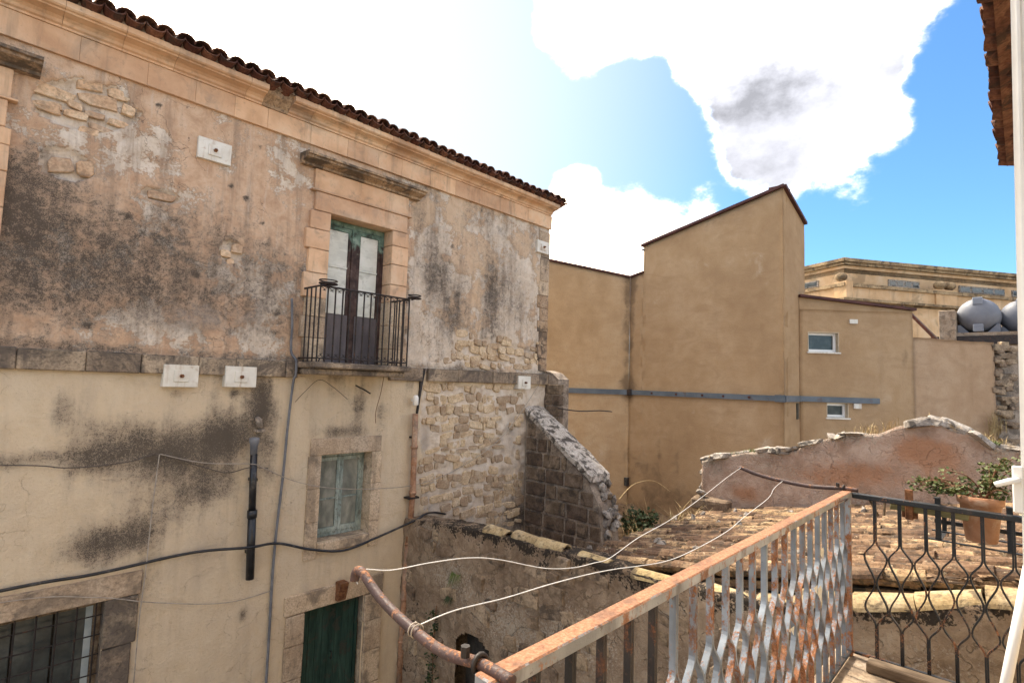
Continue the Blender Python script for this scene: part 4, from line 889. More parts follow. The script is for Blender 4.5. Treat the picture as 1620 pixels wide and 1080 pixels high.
# weedy heap in the gap between buttress and roof
hx = np.linspace(6.2, 14.98, 50); hy = np.linspace(4.45, 9.6, 34); HX, HY = np.meshgrid(hx, hy, indexing='ij')
HZ = -3.75 + .75*np.exp(-((HY-4.4)/.9)**2) + .35*(fbm(HX*.9, HY*.9, 15)-.4) + .25*(fbm(HX*3, HY*3, 16)-.5)
Vh = [(float(a),float(b),float(c)) for a,b,c in zip(HX.ravel(),HY.ravel(),HZ.ravel())]
kind(MB().add(Vh, [(i*34+j, (i+1)*34+j, (i+1)*34+j+1, i*34+j+1) for i in range(49) for j in range(33)]).part('terrain', M['earth'], None, True), 'structure')
def hz(x, y):
    i = min(max(int((x-6.2)/(8.78/49)),0),49); j = min(max(int((y-4.45)/(5.15/33)),0),33); return float(HZ[i,j])
def blades(name, pts, h0, h1, mat, w_=.006, lean=.35, curl=.25):
    b_ = MB()
    for (x,y,z) in pts:
        a = random.uniform(0,6.28); h = random.uniform(h0,h1); d = Vector((math.cos(a), math.sin(a), 0)); s_ = Vector((-d.y, d.x, 0))*w_
        p0 = Vector((x,y,z)); p1 = p0 + Vector((0,0,h*.55)) + d*h*lean*.4; p2 = p0 + Vector((0,0,h*(1-curl*random.random()))) + d*h*lean*(1+random.random())
        b_.add([p0-s_, p0+s_, p1+s_*.8, p1-s_*.8, p2], [(0,1,2,3),(3,2,4)])
    return b_.me(name, mat)
def leaves(centers, n, rad, size, seed=1):
    rg = random.Random(seed); b_ = MB()
    for c in centers:
        for _ in range(n):
            v = Vector((rg.gauss(0,1), rg.gauss(0,1), rg.gauss(0,.8))); v = v.normalized()*rad*rg.random()**.5
            p = Vector(c)+v; s_ = size*rg.uniform(.6,1.3); e = Euler((rg.uniform(-1,1), rg.uniform(-1,1), rg.uniform(0,6.28))).to_matrix()
            q = [e @ Vector(k) + p for k in ((0,0,0),(.45*s_,.4*s_,.05*s_),(0,s_,.12*s_),(-.45*s_,.4*s_,.05*s_))]
            b_.add(q, [(0,1,2),(0,2,3)])
    return b_
rg = random.Random(55)
pts = []
for _ in range(420):
    x = rg.uniform(9.3, 13.5); y = rg.uniform(4.6, 6.4) if x < 10.8 else rg.uniform(4.9,8.5); pts.append((x, y, hz(x,y)-.02))
kind(tag(link('dry_grass', blades('dry_grass', pts, .25, .75, M['drygrass'], .007, .4)), 'dry straw-coloured grass in the gap behind the buttress', 'grass'), 'stuff')
pts = [(rg.uniform(8.8,10.4), rg.uniform(4.35,4.75), rz(4.6)+rg.uniform(-.12,.05)) for _ in range(140)]
kind(tag(link('dry_grass', blades('dry_grass', pts, .12, .42, M['drygrass'], .006, .5)), 'dry grass tufts along the broken edge of the tiled roof', 'grass'), 'stuff')
for (x,y,s_), lab in (((12.3,7.2,.55),'dark bushy weed at the foot of the tan wall behind the buttress'),((11.2,6.3,.35),'low dark weed in the gap beside the buttress')):
    t = thing('weed_bush', lab, 'bush', (x,y,hz(x,y)))
    b_ = MB()
    for k in range(14):
        a = rg.uniform(0,6.28); b_.tube([(x,y,hz(x,y)-.05),(x+math.cos(a)*s_*.4,y+math.sin(a)*s_*.4,hz(x,y)+s_*.6),(x+math.cos(a)*s_*.75,y+math.sin(a)*s_*.75,hz(x,y)+s_*rg.uniform(.8,1.3))], [.012,.004], 5, smooth=2)
    b_.part('stems', M['twig'], t)
    leaves([(x+rg.uniform(-s_,s_)*.7, y+rg.uniform(-s_,s_)*.7, hz(x,y)+s_*rg.uniform(.2,1.1)) for _ in range(30)], 26, s_*.35, .10, 3).part('foliage', M['leafdark'], t)
for k, (pp, lab) in enumerate([([(10.0,6.3,-2.4),(10.6,6.3,-2.15),(11.1,6.1,-2.1),(11.5,5.9,-2.35)],'thin arching dry twig reaching right from the buttress end'), ([(10.7,5.4,-3.0),(10.9,5.3,-2.55),(11.1,5.2,-2.35)],'upright dry twig at the broken roof edge')]):
    cable('dry_twig', pp, [.010,.004], M['drygrass'], lab, 'twig', 5)
# fern and ivy on the front wall
def tuft(c, n, h, mat, name, label, cat='plant'):
    t = thing(name, label, cat, c); b_ = MB(); x,y,z = c
    for _ in range(n):
        a = random.uniform(0,6.28); d = Vector((-abs(math.cos(a))*.5, math.sin(a), 0)); L_ = h*random.uniform(.6,1.2)
        p0 = Vector(c)+Vector((.03,0,0)); p1 = p0 + d*L_*.35 + Vector((-.03,0,L_*.25)); p2 = p0 + d*L_*.6 + Vector((-.08,0,-L_*random.uniform(.1,.9))); s_ = Vector((0,.0035,.002))
        b_.add([p0-s_,p0+s_,p1+s_,p1-s_,p2], [(0,1,2,3),(3,2,4)])
    b_.part('fronds', mat, t); return t
tuft((5.68,6.46,-3.03), 46, .24, M['greengrass'], 'wall_fern', 'green fern tuft hanging on the low wall under the wires')
tuft((5.70,6.62,-3.42), 40, .16, M['leafdark'], 'wall_weed', 'small dark weed on the low wall below the green fern')
t = thing('ivy_strand', 'dark ivy strand trailing down the low wall left of the arch', 'ivy', (5.7,6.95,-4.2))
leaves([(5.66, 6.95+.08*math.sin(i*1.7), -3.7-.09*i) for i in range(16)], 16, .09, .05, 5).part('foliage', M['leafdark'], t); MB().tube([(5.69,6.93,-3.6),(5.69,6.97,-4.3),(5.69,6.93,-5.4)], .008, 5, smooth=3).part('stem', M['twig'], t)

# ================================================================== pink gable wall behind the shed roof
PX = 10.6
gab = thing('gable_wall', 'ruined pinkish plastered gable wall topped with loose flat stones', 'wall', (PX, 2.2, GROUND))
gy = [-.8,.10,.42,.62,.95,1.08,1.5,1.8,2.1,2.5,2.88,3.02,3.9,4.5,4.76]; gzv = [-.80,-.74,-.72,-.54,-.42,-.40,-.50,-.66,-.70,-.80,-.95,-1.06,-1.20,-1.36,-1.46]
def gab_top(U, Z=None): return np.interp(U, gy, gzv) + .035*(fbm(U*5, U*0+.2, 101)-.5)
def gab_masks(U, Z):
    d = gab_top(U)-Z; r_ = .28*np.exp(-(d/.05)**2) + .28*sstep(-Z, 2.05-.0, 2.4)*sstep(U, 2.5, 4.0) + .30*np.exp(-((Z-rz(U)-.08)/.10)**2) - .1
    g = .25*(fbm(U*1.2,Z*2.2,119)-.5) + .45*gz(U, Z, [(4.5,-1.6,.25,.2,1),(3.4,-1.4,.7,.2,.9),(1.9,-.85,.5,.14,.7),(.3,-.9,.3,.14,.9),(2.2,-1.8,1.0,.15,.9)]); b = gz(U, Z, [(1.15,-.85,.40,.22,.85),(2.6,-1.45,1.0,.25,.40),(3.9,-1.95,.4,.2,.55),(1.9,-1.25,.6,.3,.35),(.8,-1.3,.5,.3,.4)])
    g = g + .45*np.exp(-(d/.10)**2); b = b*1.5
    return np.stack([np.clip(r_,0,1), np.clip(g,0,1), np.clip(b,0,1), d*0+1], -1)
gw = grid_wall('wall', breaks([-.8,4.76], .04), np.linspace(0,1,70), lambda u: (np.full_like(u, PX), u), (-1,0), lambda U, Z: .06*(fbm(U*1.3,Z*1.3,111)-.5)+.03*(fbm(U*6,Z*6,112)-.5), gab_masks, M['pinkwall'], gab, -4.2, gab_top, back=.4)
SLABS = [MB().cbox(-.5,.5,-.5,.5,-.5,.5,.14,.10).me('coping_stone', M['coping']) for _ in range(7)]
y = -.7; rg = random.Random(77)
while y < 4.7:
    L_ = rg.uniform(.10,.38)*(1.2 if y < 1.6 else .9); zc = A1(gab_top, y+L_/2, 0); sl = math.atan2(A1(gab_top, y+L_, 0)-A1(gab_top, y, 0), L_)
    if rg.random() > .20:
        o = link('coping_stone', rg.choice(SLABS), gab, (PX+.13+rg.uniform(-.10,.05), y+L_/2, zc+.018), (sl+rg.uniform(-.22,.22), rg.uniform(-.22,.10), rg.uniform(-.5,.5)), (rg.uniform(.26,.50), L_*1.15, rg.uniform(.045,.13)))
    y += L_*rg.uniform(.8,1.05)
for i in range(16):   # ragged left end
    z = -1.5-i*.09; link('stone', rg.choice(ROCKS), gab, (PX+rg.uniform(-.06,.3), 4.76+rg.uniform(-.08,.05), z), (rg.uniform(0,6),rg.uniform(0,6),rg.uniform(0,6)), (rg.uniform(.2,.3),rg.uniform(.16,.3),rg.uniform(.11,.18)))
tag(link('perched_stone', ROCKS[2], None, (PX-.20,4.66,-2.04), (.3,.2,.5), (.24,.26,.14)), 'pale stone perched on a ledge at the left end of the gable wall', 'stone')
MB().cbox(PX-.32, PX-.02, 4.15, 4.86, -2.36, -2.12, .03, .02).part('ledge', M['wallstone'], gab)
pts = [(PX+.1+rg.uniform(-.1,.15), u, A1(gab_top,u,0)+.0) for u in [rg.uniform(3.5,4.6) for _ in range(130)]]
kind(tag(link('wall_top_grass', blades('wall_top_grass', pts, .03, .09, M['greengrass'], .006, .6)), 'short green grass on the left end of the gable wall', 'grass'), 'stuff')
pts = [(PX+.15+rg.uniform(-.1,.15), u, A1(gab_top,u,0)+.0) for u in [rg.choice((rg.gauss(1.95,.15), rg.gauss(.32,.05), rg.gauss(1.75,.3), rg.gauss(.44,.04), rg.gauss(.42,.04))) for _ in range(190)]]
kind(tag(link('wall_top_grass', blades('wall_top_grass', pts, .06, .24, M['drygrass'], .005, .35)), 'yellow and green grass tufts along the top of the gable wall', 'grass'), 'stuff')
pts = [(PX+.05, rg.gauss(.40,.05), -.72) for _ in range(60)]
kind(tag(link('wall_top_weed', blades('wall_top_weed', pts, .05, .13, M['greengrass'], .01, .6)), 'green weed tuft at the right shoulder of the gable wall', 'weed'), 'stuff')

# ================================================================== tan stucco building
tan = thing('stucco_building', 'large plain tan stucco building with a sloping-topped tower and steel band', 'building', (15.5, 6, GROUND))
ud = (-math.sin(YAW), math.cos(YAW)); CX, CY = 15.0, 9.15
def tow_top(U): return np.where(U > 8.68, 3.47 + (9.15-U)*.23, 4.44 + (8.68-U)*(5.40-4.44)/(8.68-4.54))
def tow_masks(U, Z):
    r_ = .75*np.exp(-((U-9.15)/.22)**2)*(.35+.65*np.exp(-((Z-1.5)/2.2)**2)) + .55*gz(U, Z, [(9.1,-.05,.35,.35,1),(9.0,3.2,.2,.5,.8),(4.6,-.15,.12,.25,1.0)]) + .28*sstep(-Z, .6, 3.4) + .6*np.exp(-((Z+.55)/.35)**2)*sstep(fbm(U*2.5, Z*.25, 127), .5, .8) + .5*sstep(fbm(U*4, Z*.10, 129, 4), .48, .78)*np.exp(-np.clip(tow_top(U)-Z, 0, 9)/1.1) + .35*sstep(fbm(U*1.2, Z*1.2, 130), .45, .7)*sstep(-Z, 1.2, 3.0) + .3*gz(U, Z, [(8.1,-2.0,.10,.7,1),(7.5,-2.2,.08,.6,.8),(6.2,3.0,.25,.5,.5)])
    g = .35*(fbm(U*.9,Z*.7,141)-.5) + .55*gz(U, Z, [(5.1,3.4,.5,.7,.6),(8.2,2.6,.5,.5,.5),(7.9,-.7,.16,.16,1),(7.0,-.7,.14,.12,1),(5.9,-.9,.16,.2,1),(5.0,-1.5,.25,.4,1),(6.4,-1.9,.2,.2,.8),(6.6,3.6,.9,.4,.5)])
    return np.stack([np.clip(r_,0,1), np.clip(g,0,1), r_*0, r_*0+1], -1)
flat = lambda U, Z: .02*(fbm(U*.8,Z*.8,121)-.5)
grid_wall('tower_wall', breaks([4.54,8.679,8.681,9.15], .12), np.linspace(0,1,80), lambda u: (np.full_like(u, CX), u), (-1,0), flat, tow_masks, M['stucco'], tan, GROUND, tow_top, back=.35)
def lft(u): return (CX+ud[0]*u, CY+ud[1]*u)
def lm_masks(U, Z):
    r_ = .75*np.exp(-(U/.28)**2)*(.4+.6*np.exp(-((Z-1.5)/2.2)**2)) + .5*gz(U, Z, [(.1,-.05,.3,.3,1),(.05,3.1,.25,.5,.8)]) + .2*sstep(-Z,1.2,3.2)
    g = .5*gz(U, Z, [(1.6,-1.6,.6,.5,.8),(.9,-2.2,.3,.4,.8)])
    return np.stack([np.clip(r_,0,1), np.clip(g,0,1), r_*0, r_*0+1], -1)
nL = (-math.cos(YAW), -math.sin(YAW))
grid_wall('left_wall', breaks([0.0,4.6], .12), np.linspace(0,1,70), lft, nL, flat, lm_masks, M['stucco2'], tan, GROUND, lambda U: 3.47+U*.18, back=.35)
TY = 4.54
def sd_masks(U, Z): 
    r_ = .5*gz(U, Z, [(15.1,-.1,.12,.25,1)]) + .2*sstep(-Z,.2,1.5); g = .4*gz(U, Z, [(15.6,-1.2,.3,.5,1)]); return np.stack([np.clip(r_,0,1), np.clip(g,0,1), r_*0, r_*0+1], -1)
grid_wall('tower_side_wall', breaks([15.03,16.9], .12), np.linspace(0,1,70), lambda u: (u, np.full_like(u, TY)), (0,-1), flat, sd_masks, M['stucco'], tan, GROUND, lambda U: 5.40-(U-15)*.30, back=.3)
WXs, WYs = 16.30, TY-.02; wd = (math.sin(YAW), -math.cos(YAW))
wpt = lambda u: (WXs+wd[0]*u, WYs+wd[1]*u)
# wing with two window openings; u runs along the wall
U_W1, U_W2 = (.30, .98), (.74, 1.26)
W1 = (.24, 1.08, 1.12, 1.66); W2 = (.74, 1.32, -.68, -.29)
def wing_masks(U, Z):
    r_ = .22*sstep(-Z,.3,1.5) + .55*gz(U, Z, [(2.95,1.1,.12,.5,1),(2.85,.3,.08,.7,.7),(.05,-.1,.12,.2,1)]); g = .45*gz(U, Z, [(1.2,-.1,.4,.3,.5),(2.6,-.2,.5,.3,.6),(1.35,1.4,.18,.3,.9)]); r_ = r_ + .45*sstep(fbm(U*4, Z*.12, 133, 4), .48, .78)*np.exp(-np.clip(2.5-Z, 0, 9)/.8); return np.stack([np.clip(r_,0,1), np.clip(g,0,1), r_*0, r_*0+1], -1)
grid_wall('wing_wall', breaks([0,.24,.74,1.08,1.32,3.16], .1), breaks([GROUND,-.68,-.29,1.12,1.66,2.30], .1), wpt, nL, flat, wing_masks, M['stucco'], tan, GROUND, None, holes=(W1, W2), back=.3)
n2 = Vector((nL[0], nL[1], 0)); d2 = Vector((wd[0], wd[1], 0)); o2 = Vector((WXs, WYs, 0))
def wb(mb, u0, u1, o0, o1, z0, z1):
    """box in wing coordinates (u along, o outward)"""
    V = [o2 + d2*u + n2*o + Vector((0,0,z)) for z in (z0,z1) for o in (o0,o1) for u in (u0,u1)]
    return mb.add(V, [(0,1,3,2),(4,6,7,5),(0,4,5,1),(2,3,7,6),(0,2,6,4),(1,5,7,3)])
MBw = MB(); Vt = [o2 + d2*u + n2*o + Vector((0,0,z)) for u, zt in ((0,2.63),(3.16,2.34)) for o in (0.0,-.3) for z in (2.30, zt)]
MBw.add(Vt, [(0,4,5,1),(2,3,7,6),(1,5,7,3),(0,1,3,2),(4,6,7,5)]).part('wing_gable', M['stucco'], tan)
for (u0,u1,z0,z1) in (W1, W2):
    wn = MB(); fr = .07
    wb(wn,u0,u0+fr,-.20,-.13,z0,z1); wb(wn,u1-fr,u1,-.20,-.13,z0,z1); wb(wn,u0+fr,u1-fr,-.20,-.13,z1-fr,z1); wb(wn,u0+fr,u1-fr,-.20,-.13,z0,z0+fr); wo_ = wn.part('window', M['pvcwhite'], tan)
    wb(MB(),u0+fr,u1-fr,-.18,-.165,z0+fr,z1-fr).part('pane', M['darkglass'], wo_); wb(MB(),u0-.04,u1+.05,-.1,.035,z0-.045,z0-.005).part('sill', M['white'], wo_)
    rv = MB(); wb(rv,u0-.012,u0+.004,-.28,.006,z0,z1); wb(rv,u1-.004,u1+.012,-.28,.006,z0,z1); wb(rv,u0,u1,-.28,.006,z1-.004,z1+.012); rv.part('reveal', M['render'], wo_)
wb(MB(),1.38,1.60,0,.05,1.93,2.05).part('vent_hood', M['white'], tan); wb(MB(),1.46,1.66,0,.05,-.42,-.28).part('vent_hood', M['white'], tan)
# steel band, flashings
MB().box(14.93,15.0,4.50,9.10,-.27,-.125).box(14.90,14.95,4.50,4.74,-.29,-.105).part('steel_band', M['steel'], tan)
for y in (5.4,6.1,6.7,7.5,8.3): MB().cbox(14.905,14.94,y-.03,y+.03,-.225,-.165,.008).part('band_bolt', M['darkred'], tan)
b_ = MB(); V = [Vector((CX,CY,0)) + Vector((ud[0],ud[1],0))*u + Vector((nL[0],nL[1],0))*o + Vector((0,0,z)) for z in (-.28,-.12) for o in (0,.07) for u in (.05,2.6)]
b_.add(V, [(0,1,3,2),(4,6,7,5),(0,4,5,1),(2,3,7,6),(0,2,6,4),(1,5,7,3)]).part('steel_band', M['steel'], tan)
MB().cbox(14.88,14.99,9.0,9.16,-.30,-.10,.02).part('band_joint', M['iron'], tan)
MB().box(14.94,16.25,4.46,4.54,-.28,-.12).part('steel_band', M['steel'], tan)
wb(MB(),0.0,2.16,0,.07,-.27,-.12).part('steel_band', M['steel'], tan)
MB().box(14.9,15.02,9.09,9.21,-3.11,-2.86).part('meter_box', M['blackplastic'], tan)
MB().box(16.0,16.14,4.50,4.56,-.75,-.32).part('slot_window', M['darkglass'], tan)
def slab(a, b, w0, w1, th, name='roof_flashing'):
    """thin strip between two points, w0/w1 horizontal offsets across it"""
    a = Vector(a); b = Vector(b); w0 = Vector(w0); w1 = Vector(w1); h = Vector((0,0,th))
    V = [a+w0, b+w0, b+w1, a+w1]; V = V + [v+h for v in V]
    MB().add(V, [(3,2,1,0),(4,5,6,7),(0,1,5,4),(2,3,7,6),(1,2,6,5),(3,0,4,7)]).part(name, M['darkred'], tan)
slab((15,8.74,4.43),(15,4.50,5.41),(-.09,0,0),(.5,0,0),.075)
slab((15,4.50,5.41),(16.9,4.50,4.84),(0,-.05,0),(0,.4,0),.075)
slab((15,9.15,3.475),(15,8.66,3.585),(-.06,0,0),(.4,0,0),.065)
slab((CX,CY,3.475),(CX+ud[0]*4.6,CY+ud[1]*4.6,3.475+.18*4.6),(nL[0]*.07,nL[1]*.07,0),(-nL[0]*.4,-nL[1]*.4,0),.065)
pw = wpt(3.22); slab((WXs-.03,WYs,2.635),(pw[0],pw[1],2.345),(nL[0]*.09,nL[1]*.09,0),(-nL[0]*.4,-nL[1]*.4,0),.07)
MB().box(14.94,15.03,8.66,8.72,4.30,4.36).part('drain_spout', M['greyplastic'], tan)
MB().add([(15.3,4.85,5.1),(15.3,8.6,4.2),(16.6,8.6,3.8),(16.6,4.85,4.6),(15.3,4.85,5.0),(15.3,8.6,4.1),(16.6,8.6,3.7),(16.6,4.85,4.5)], [(0,3,2,1),(4,5,6,7),(0,1,5,4),(1,2,6,5),(2,3,7,6),(3,0,4,7)]).part('tower_roof', M['tile'], tan)

# older lower wall continuing the wing
ow = thing('courtyard_wall', 'worn tan rendered wall with rain streaks right of the wing', 'wall', (19, 1.6, GROUND))
def ow_masks(U, Z):
    r_ = .5*gz(U, Z, [(3.22,.9,.10,.9,1),(3.5,.2,.08,1.0,.7),(4.75,.3,.10,1.2,1),(3.95,1.2,.1,.3,.8),(5.2,1.1,.2,.25,.9)]) + .15*sstep(-Z,.3,1.2); g = .4*gz(U, Z, [(3.6,-.4,.1,.7,1),(4.4,-.3,.3,.2,.8)]); return np.stack([np.clip(r_,0,1), np.clip(g,0,1), r_*0, r_*0+1], -1)
grid_wall('wall', breaks([3.17,5.42], .08), np.linspace(0,1,60), wpt, nL, lambda U,Z: .04*(fbm(U*1.2,Z*1.2,131)-.5), ow_masks, M['stucco3'], ow, GROUND, lambda U: 1.60 + .05*(fbm(U*3,U*0,132)-.5) - .03*(U-3.2), back=.35)
rg = random.Random(91)
for i in range(46):
    u = rg.uniform(5.44,6.0); z = rg.uniform(-1.3,1.5); p = o2 + d2*u - n2*.10
    link('stone', rg.choice(STONES['wallstone']), ow, (p.x, p.y, z), (0, rg.uniform(-.1,.1), YAW-math.pi/2), (rg.uniform(.2,.4), .16, rg.uniform(.1,.22)))
V = [o2 + d2*u + n2*o + Vector((0,0,z)) for z in (GROUND,1.48) for o in (-.45,-.12) for u in (5.42,6.6)]
MB().add(V, [(0,1,3,2),(4,6,7,5),(0,4,5,1),(2,3,7,6),(0,2,6,4),(1,5,7,3)]).part('rough_end', M['mortar'], ow)
pts = [tuple(o2 + d2*rg.gauss(5.25,.12) + n2*.15 + Vector((0,0,-1.1+rg.uniform(0,.2)))) for _ in range(90)]
kind(tag(link('tall_dry_grass', blades('tall_dry_grass', pts, .3, .85, M['drygrass'], .006, .12)), 'tall dry yellow grass at the foot of the worn tan wall', 'grass'), 'stuff')

# ================================================================== water tanks behind that wall
def tank(cx, cy, cz, label, sc=1.0):
    t = thing('water_tank', label, 'water tank', (cx, cy, cz-.64*sc), 'grey water tanks on the roof'); ax = Vector((.999,.03,0))
    prof = [(.02,-.50),(.24,-.485),(.42,-.42),(.54,-.28),(.595,-.1),(.60,.2),(.575,.24),(.575,.34),(.60,.38),(.60,1.0),(.54,1.25),(.34,1.42),(.02,1.48)]
    b_ = MB(); b_.lathe([(r_*sc, h*sc) for r_, h in prof], (0,0,0), 24, 'x'); b_.v = [(cx+v[0], cy+v[1], cz+v[2]) for v in b_.v]; b_.part('body', M['tank'], t, True)
    MB().cbox(cx-.47*sc, cx-.1*sc, cy-.14*sc, cy+.14*sc, cz+.34*sc, cz+.60*sc, .02).part('upper_boss', M['tankplate'], t)
    MB().cbox(cx-.50*sc, cx-.1*sc, cy-.14*sc, cy+.14*sc, cz-.60*sc, cz-.34*sc, .02).part('lower_boss', M['tankplate'], t)
    for s_ in (-1, 1): MB().prism([(cy+s_*.22,cz-.64*sc),(cy+s_*.56,cz-.64*sc),(cy+s_*.56,cz-.34*sc),(cy+s_*.48,cz-.34*sc)], 'x', cx-.3, cx+1.0).part('foot', M['tank'], t)
tank(24.9, 1.13, 2.86, 'grey horizontal water tank on the frame, fully visible one')
tank(25.8, .02, 2.84, 'grey water tank cut off by the white door frame')
t = thing('tank_platform', 'dark steel and concrete platform under the water tanks', 'platform', (25.3, .6, GROUND))
MB().box(24.3,26.6,-1.6,1.95,2.10,2.22).part('deck', M['concrete'], t); MB().box(24.2,26.4,-1.6,2.4,1.80,2.098).part('beam', M['iron'], t); MB().box(24.8,26.4,-1.5,2.2,GROUND,1.80).part('base', M['render'], t)
t = thing('roof_parapet', 'grey rendered block beside the water tank', 'parapet', (24, 2.3, GROUND)); MB().cbox(24.0,25.8,1.70,2.16,GROUND,3.0,.02).part('block', M['concrete'], t)
MB().prism([(2.0,1.80),(2.95,3.05),(2.95,2.93),(2.0,1.66)], 'x', 22.0, 23.6).part('roof_edge', M['tile'], t); MB().box(22.1,23.5,2.1,2.9,GROUND,1.75).part('gable', M['mortar'], t)

# ================================================================== ochre palace on the skyline
pal = thing('palace', 'large ochre stone palace with cornice, parapet and stone balls on the skyline', 'palace', (56, 8, GROUND))
def vwall(mb, p0, p1, z0, z1, th, out=0.0):
    a = Vector((p0[0],p0[1],0)); b = Vector((p1[0],p1[1],0)); d = (b-a).normalized(); nrm = Vector((d.y,-d.x,0))
    if nrm.dot(a) > 0: nrm = -nrm
    V = [p + nrm*o + Vector((0,0,z)) for z in (z0,z1) for o in (out, out-th) for p in (a-d*out, b+d*out)]
    return mb.add(V, [(0,1,3,2),(4,6,7,5),(0,4,5,1),(2,3,7,6),(0,2,6,4),(1,5,7,3)])
PC, PL, PR = (51.05,10.72), (54.0,16.8), (78.0,-7.5)
for a, b in ((PC,PL),(PC,PR)):
    vwall(MB(),a,b,GROUND,10.35,.6).part('upper_wall', M['palace'], pal); vwall(MB(),a,b,10.36,10.62,.7,.12).part('cornice', M['palace'], pal)
    vwall(MB(),a,b,10.63,10.86,.9,.38).part('cornice', M['palacedark'], pal); vwall(MB(),a,b,10.87,11.15,1.1,.55).part('cornice', M['palacedark'], pal)
k_ = .955
QC, QL, QR = tuple(c*k_ for c in (51.2,10.77)), tuple(c*k_ for c in (54.6,16.9)), tuple(c*k_ for c in (80.0,-7.9))
for a, b in ((QC,QL),(QC,QR)):
    vwall(MB(),a,b,GROUND,7.35,.5).part('lower_wall', M['palace'], pal); vwall(MB(),a,b,8.50,8.78,.8,.20).part('parapet_coping', M['palacedark'], pal)
    vwall(MB(),a,b,7.56,8.495,.5).part('parapet', M['palace'], pal); vwall(MB(),a,b,7.36,7.55,.9,.35).part('string_cornice', M['palacedark'], pal)
    dv = Vector((b[0]-a[0], b[1]-a[1], 0)); Ld = dv.length; dv.normalize()
    for s_ in ((.0,5.0) if b is QL else (9.5,10.6,20.5)):
        p = Vector((a[0],a[1],0)) + dv*(s_+.25); vwall(MB(),(p.x-dv.x*.45,p.y-dv.y*.45),(p.x+dv.x*.45,p.y+dv.y*.45),7.57,8.9,.7,.12).part('pedestal', M['palace'], pal)
        q = Vector((a[0]+dv.x*(s_+.25), a[1]+dv.y*(s_+.25), 0)) + Vector((a[0],a[1],0)).normalized()*.25
        MB().lathe([(.16,8.9),(.18,8.98),(.32,9.06),(.43,9.2),(.45,9.36),(.38,9.52),(.22,9.64),(.04,9.68)], (q.x,q.y,0), 14).part('stone_ball', M['palacedark'], pal, True)
dv = Vector((PR[0]-PC[0], PR[1]-PC[1], 0)).normalized(); nv = Vector((dv.y,-dv.x,0)); nv = -nv if nv.dot(Vector((PC[0],PC[1],0))) > 0 else nv
def pal_win(p0, dv, nv, s0, s1, z0, z1, n):
    def bb(mb, a, b, o0, o1, za, zb_):
        V = [Vector((p0[0],p0[1],0)) + dv*u + nv*o + Vector((0,0,z)) for z in (za,zb_) for o in (o0,o1) for u in (a,b)]; return mb.add(V, [(0,1,3,2),(4,6,7,5),(0,4,5,1),(2,3,7,6),(0,2,6,4),(1,5,7,3)])
    f = bb(MB(), s0, s1, -.1, .10, z0, z1).part('window', M['coping'], pal); wq = (s1-s0)/n
    for i in range(n): bb(MB(), s0+i*wq+.12, s0+(i+1)*wq-.12, .0, .115, z0+.12, z1-.12).part('pane', M['darkglass'], f)
for s0, s1 in ((4.4,7.6),(11.9,17.0),(17.9,22.6),(25.0,31.5)): pal_win(PC, dv, nv, s0, s1, 9.15, 9.75, 4)
dl = Vector((PL[0]-PC[0], PL[1]-PC[1], 0)).normalized(); nl = Vector((dl.y,-dl.x,0)); nl = -nl if nl.dot(Vector((PC[0],PC[1],0))) > 0 else nl
pal_win(PC, dl, nl, 2.4, 5.4, 9.2, 9.75, 2)
MB().prism([(PC[0],PC[1]),(PL[0],PL[1]),(90,30),(PR[0],PR[1])], 'z', 10.0, 10.6).part('roof', M['palacedark'], pal)
MB().prism([(QC[0],QC[1]),(QL[0],QL[1]),(PL[0]+1,PL[1]),(PC[0]+.5,PC[1]),(PR[0]+.5,PR[1]),(QR[0],QR[1])], 'z', 7.2, 7.4).part('terrace', M['palacedark'], pal)
# ================================================================== our own side: balcony, railing, door leaf, eave
nh = thing('near_house', 'near house wall with overhanging dark red tile eave at the right edge', 'house', (3, -.9, GROUND))
HW = -.62
for (x0,x1,z0,z1) in ((-3.5,1.78,GROUND,2.28),(2.52,6.80,GROUND,2.28),(1.78,2.52,GROUND,-1.64),(1.78,2.52,1.95,2.28)): MB().box(x0,x1,HW-.4,HW,z0,z1).part('wall', M['render'], nh)
MB().prism([(.07,2.245),(-4.5,3.75),(-4.5,3.65),(.07,2.215)], 'x', -3.5, 6.86).part('eave_board', M['tile'], nh)
ET = [coppo(M['tile'], .46, .10+.005*i, .082, name='eave_tile') for i in range(3)]
x = 2.6
while x < 6.9:
    link('eave_tile', random.choice(ET), nh, (x+random.uniform(-.01,.01), .115+random.uniform(-.012,.012), 2.275), (R(18), random.uniform(-.05,.05), math.pi+random.uniform(-.05,.05)))
    link('eave_tile', random.choice(ET), nh, (x+.1, .105+random.uniform(-.012,.012), 2.335), (R(18), math.pi+random.uniform(-.05,.05), math.pi)); 
    for j in (1,2): link('eave_tile', random.choice(ET), nh, (x+.1, .13-.30*j, 2.17+.03*j), (R(10), math.pi, math.pi+random.uniform(-.08,.08)))
    x += .2
